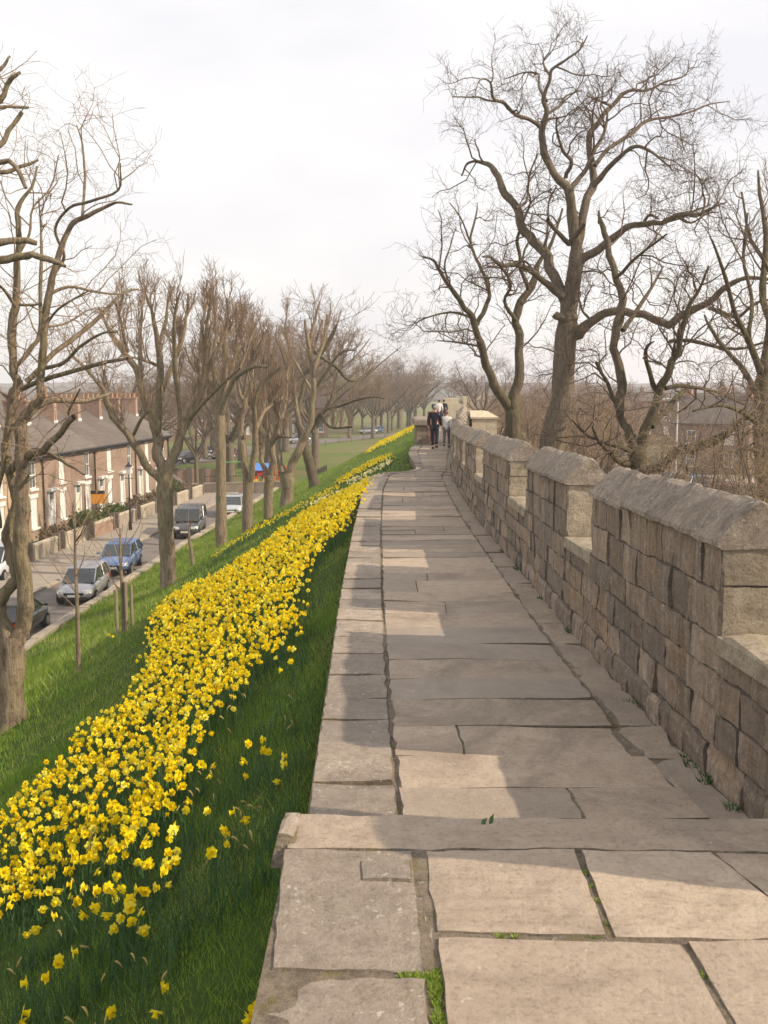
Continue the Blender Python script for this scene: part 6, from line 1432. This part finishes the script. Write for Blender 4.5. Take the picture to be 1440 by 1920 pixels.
    for s in (-1, 1):
        i = len(NL); L = legj[s]; NL += [(L[0], .105 * k), (L[1], .078 * k), (tuple(np.array(L[2]) + np.array((0, 0, .03)) * k), .066 * k)]; EL += [(0, i), (i, i + 1), (i + 1, i + 2)]
        sh = MB(); a, t = np.array(L[2]), np.array(L[3]); d = t - a; rr = []
        for q, w_, h_ in ((-.5, .03, .05), (-.3, .045, .08), (.3, .05, .085), (.8, .055, .055), (1.15, .04, .04), (1.3, .02, .03)):
            c = a + d * q; zb = min(a[2], t[2]) - .05 * k + (.03 * k if False else 0); rr.append([(c[0], c[1] + yy * w_ * k, zb * 1 + zz * h_ * k + (a[2] - .09 * k if a[2] > .12 * k else 0)) for yy, zz in ((-1, 0), (1, 0), (1.0, .6), (.4, 1.1), (-.4, 1.1), (-1.0, .6))])
        sh.loft(rr); sh.build('shoe', M['shoe'], o, True)
    skin_mesh('trousers', NL, EL, M[legs], o)
    return o
def walker(px, Y, rz, *a, **k):
    X = (px - 720) / FPX * Y; return person((X, Y, float(zwalk(Y)) + .02), rz, *a, **k)
walker(815, 42.6, 1.42, 1.80, 'man in a dark navy jacket and dark trousers walking away along the wall', 'navy', 'jean', 'hairgrey', .17, .09)
walker(837, 43.9, 1.40, 1.55, 'person in a white top and grey trousers walking beside the man in navy', 'whitecloth', 'greycloth', 'hairbrown', -.13)
walker(813, 45.4, 1.42, 1.78, 'person in a rust coat and dark cap half hidden by the man in navy', 'redcloth', 'redcloth', 'hairdark', .14, 0, True, 'hairdark')
walker(823, 74, 1.5, 1.75, 'distant person in a white top with dark hair walking at the far bend', 'whitecloth', 'jean', 'hairdark', .14)
walker(832, 77, 1.5, 1.72, 'distant person in dark clothes at the far bend, right of the white top', 'navy', 'jean', 'hairdark', -.14)

# ------------------------------------------------------------------ sky, sun, haze, camera
SUN_AZ, SUN_EL = math.radians(104), math.radians(33.5)      # azimuth clockwise from +Y
sd = Vector((math.sin(SUN_AZ) * math.cos(SUN_EL), math.cos(SUN_AZ) * math.cos(SUN_EL), math.sin(SUN_EL)))
w = bpy.data.worlds.new('World'); SC.world = w; w.use_nodes = True; nt = w.node_tree; N_ = nt.nodes; L_ = nt.links
bg = N_['Background']; bg.inputs['Strength'].default_value = .10
sky = N_.new('ShaderNodeTexSky'); sky.sky_type = 'NISHITA'; sky.sun_disc = False; sky.sun_elevation = SUN_EL; sky.sun_rotation = SUN_AZ; sky.dust_density = 3
tc = N_.new('ShaderNodeTexCoord'); mp_ = N_.new('ShaderNodeMapping'); mp_.inputs['Scale'].default_value = (1.6, 1.6, 4.2); mp_.inputs['Location'].default_value = (.3, .1, .2); L_.new(tc.outputs['Generated'], mp_.inputs[0])
nz1 = N_.new('ShaderNodeTexNoise'); nz1.inputs['Scale'].default_value = 1.15; nz1.inputs['Detail'].default_value = 5; nz1.inputs['Roughness'].default_value = .5; L_.new(mp_.outputs[0], nz1.inputs['Vector'])
rp = N_.new('ShaderNodeValToRGB'); e = rp.color_ramp.elements; e[0].position = .40; e[0].color = (.79, .785, .825, 1); e[1].position = .60; e[1].color = (.965, .945, .93, 1); L_.new(nz1.outputs['Fac'], rp.inputs[0])
mul = N_.new('ShaderNodeVectorMath'); mul.operation = 'SCALE'; mul.inputs['Scale'].default_value = 9.7; L_.new(rp.outputs[0], mul.inputs[0])
mx = N_.new('ShaderNodeMix'); mx.data_type = 'RGBA'; mx.inputs[0].default_value = .94; L_.new(sky.outputs[0], mx.inputs[6]); L_.new(mul.outputs[0], mx.inputs[7]); L_.new(mx.outputs[2], bg.inputs['Color'])
sl = bpy.data.lights.new('sun', 'SUN'); sl.energy = 4.3; sl.angle = math.radians(.6); sl.color = (1, .85, .66)
so = bpy.data.objects.new('sun', sl); COL.objects.link(so); so.rotation_euler = sd.to_track_quat('Z', 'Y').to_euler()
HAZE = True
if HAZE:
    hb = MB(); hb.box((-1250, -60, -14), (1350, 1420, 60)); hm_ = bpy.data.materials.new('haze'); hm_.use_nodes = True; t_ = hm_.node_tree
    t_.nodes.remove(t_.nodes['Principled BSDF']); pv = t_.nodes.new('ShaderNodeVolumePrincipled'); pv.inputs['Color'].default_value = (.93, .92, .95, 1); pv.inputs['Density'].default_value = .0006; pv.inputs['Anisotropy'].default_value = .2
    t_.links.new(pv.outputs[0], t_.nodes['Material Output'].inputs['Volume'])
    tag(hb.build('haze', hm_), kind='stuff')
cam = bpy.data.cameras.new('camera'); co = bpy.data.objects.new('camera', cam); COL.objects.link(co); SC.camera = co
co.location = (0, 0, CAM_H); co.rotation_euler = (PI / 2 - PITCH, 0, 0)
cam.sensor_fit = 'HORIZONTAL'; cam.sensor_width = 36; cam.lens = 36 * FPX / 1440; cam.clip_start = .05; cam.clip_end = 9000
cam.dof.use_dof = True; cam.dof.focus_distance = 9.0; cam.dof.aperture_fstop = 12.0
SC.view_settings.view_transform = 'Standard'; SC.view_settings.look = 'None'; SC.view_settings.exposure = .32; SC.view_settings.gamma = 1
cy = SC.cycles; cy.use_denoising = True; cy.max_bounces = 6; cy.diffuse_bounces = 3; cy.glossy_bounces = 2; cy.transparent_max_bounces = 6; cy.volume_bounces = 1; cy.caustics_reflective = False; cy.caustics_refractive = False; cy.use_adaptive_sampling = True
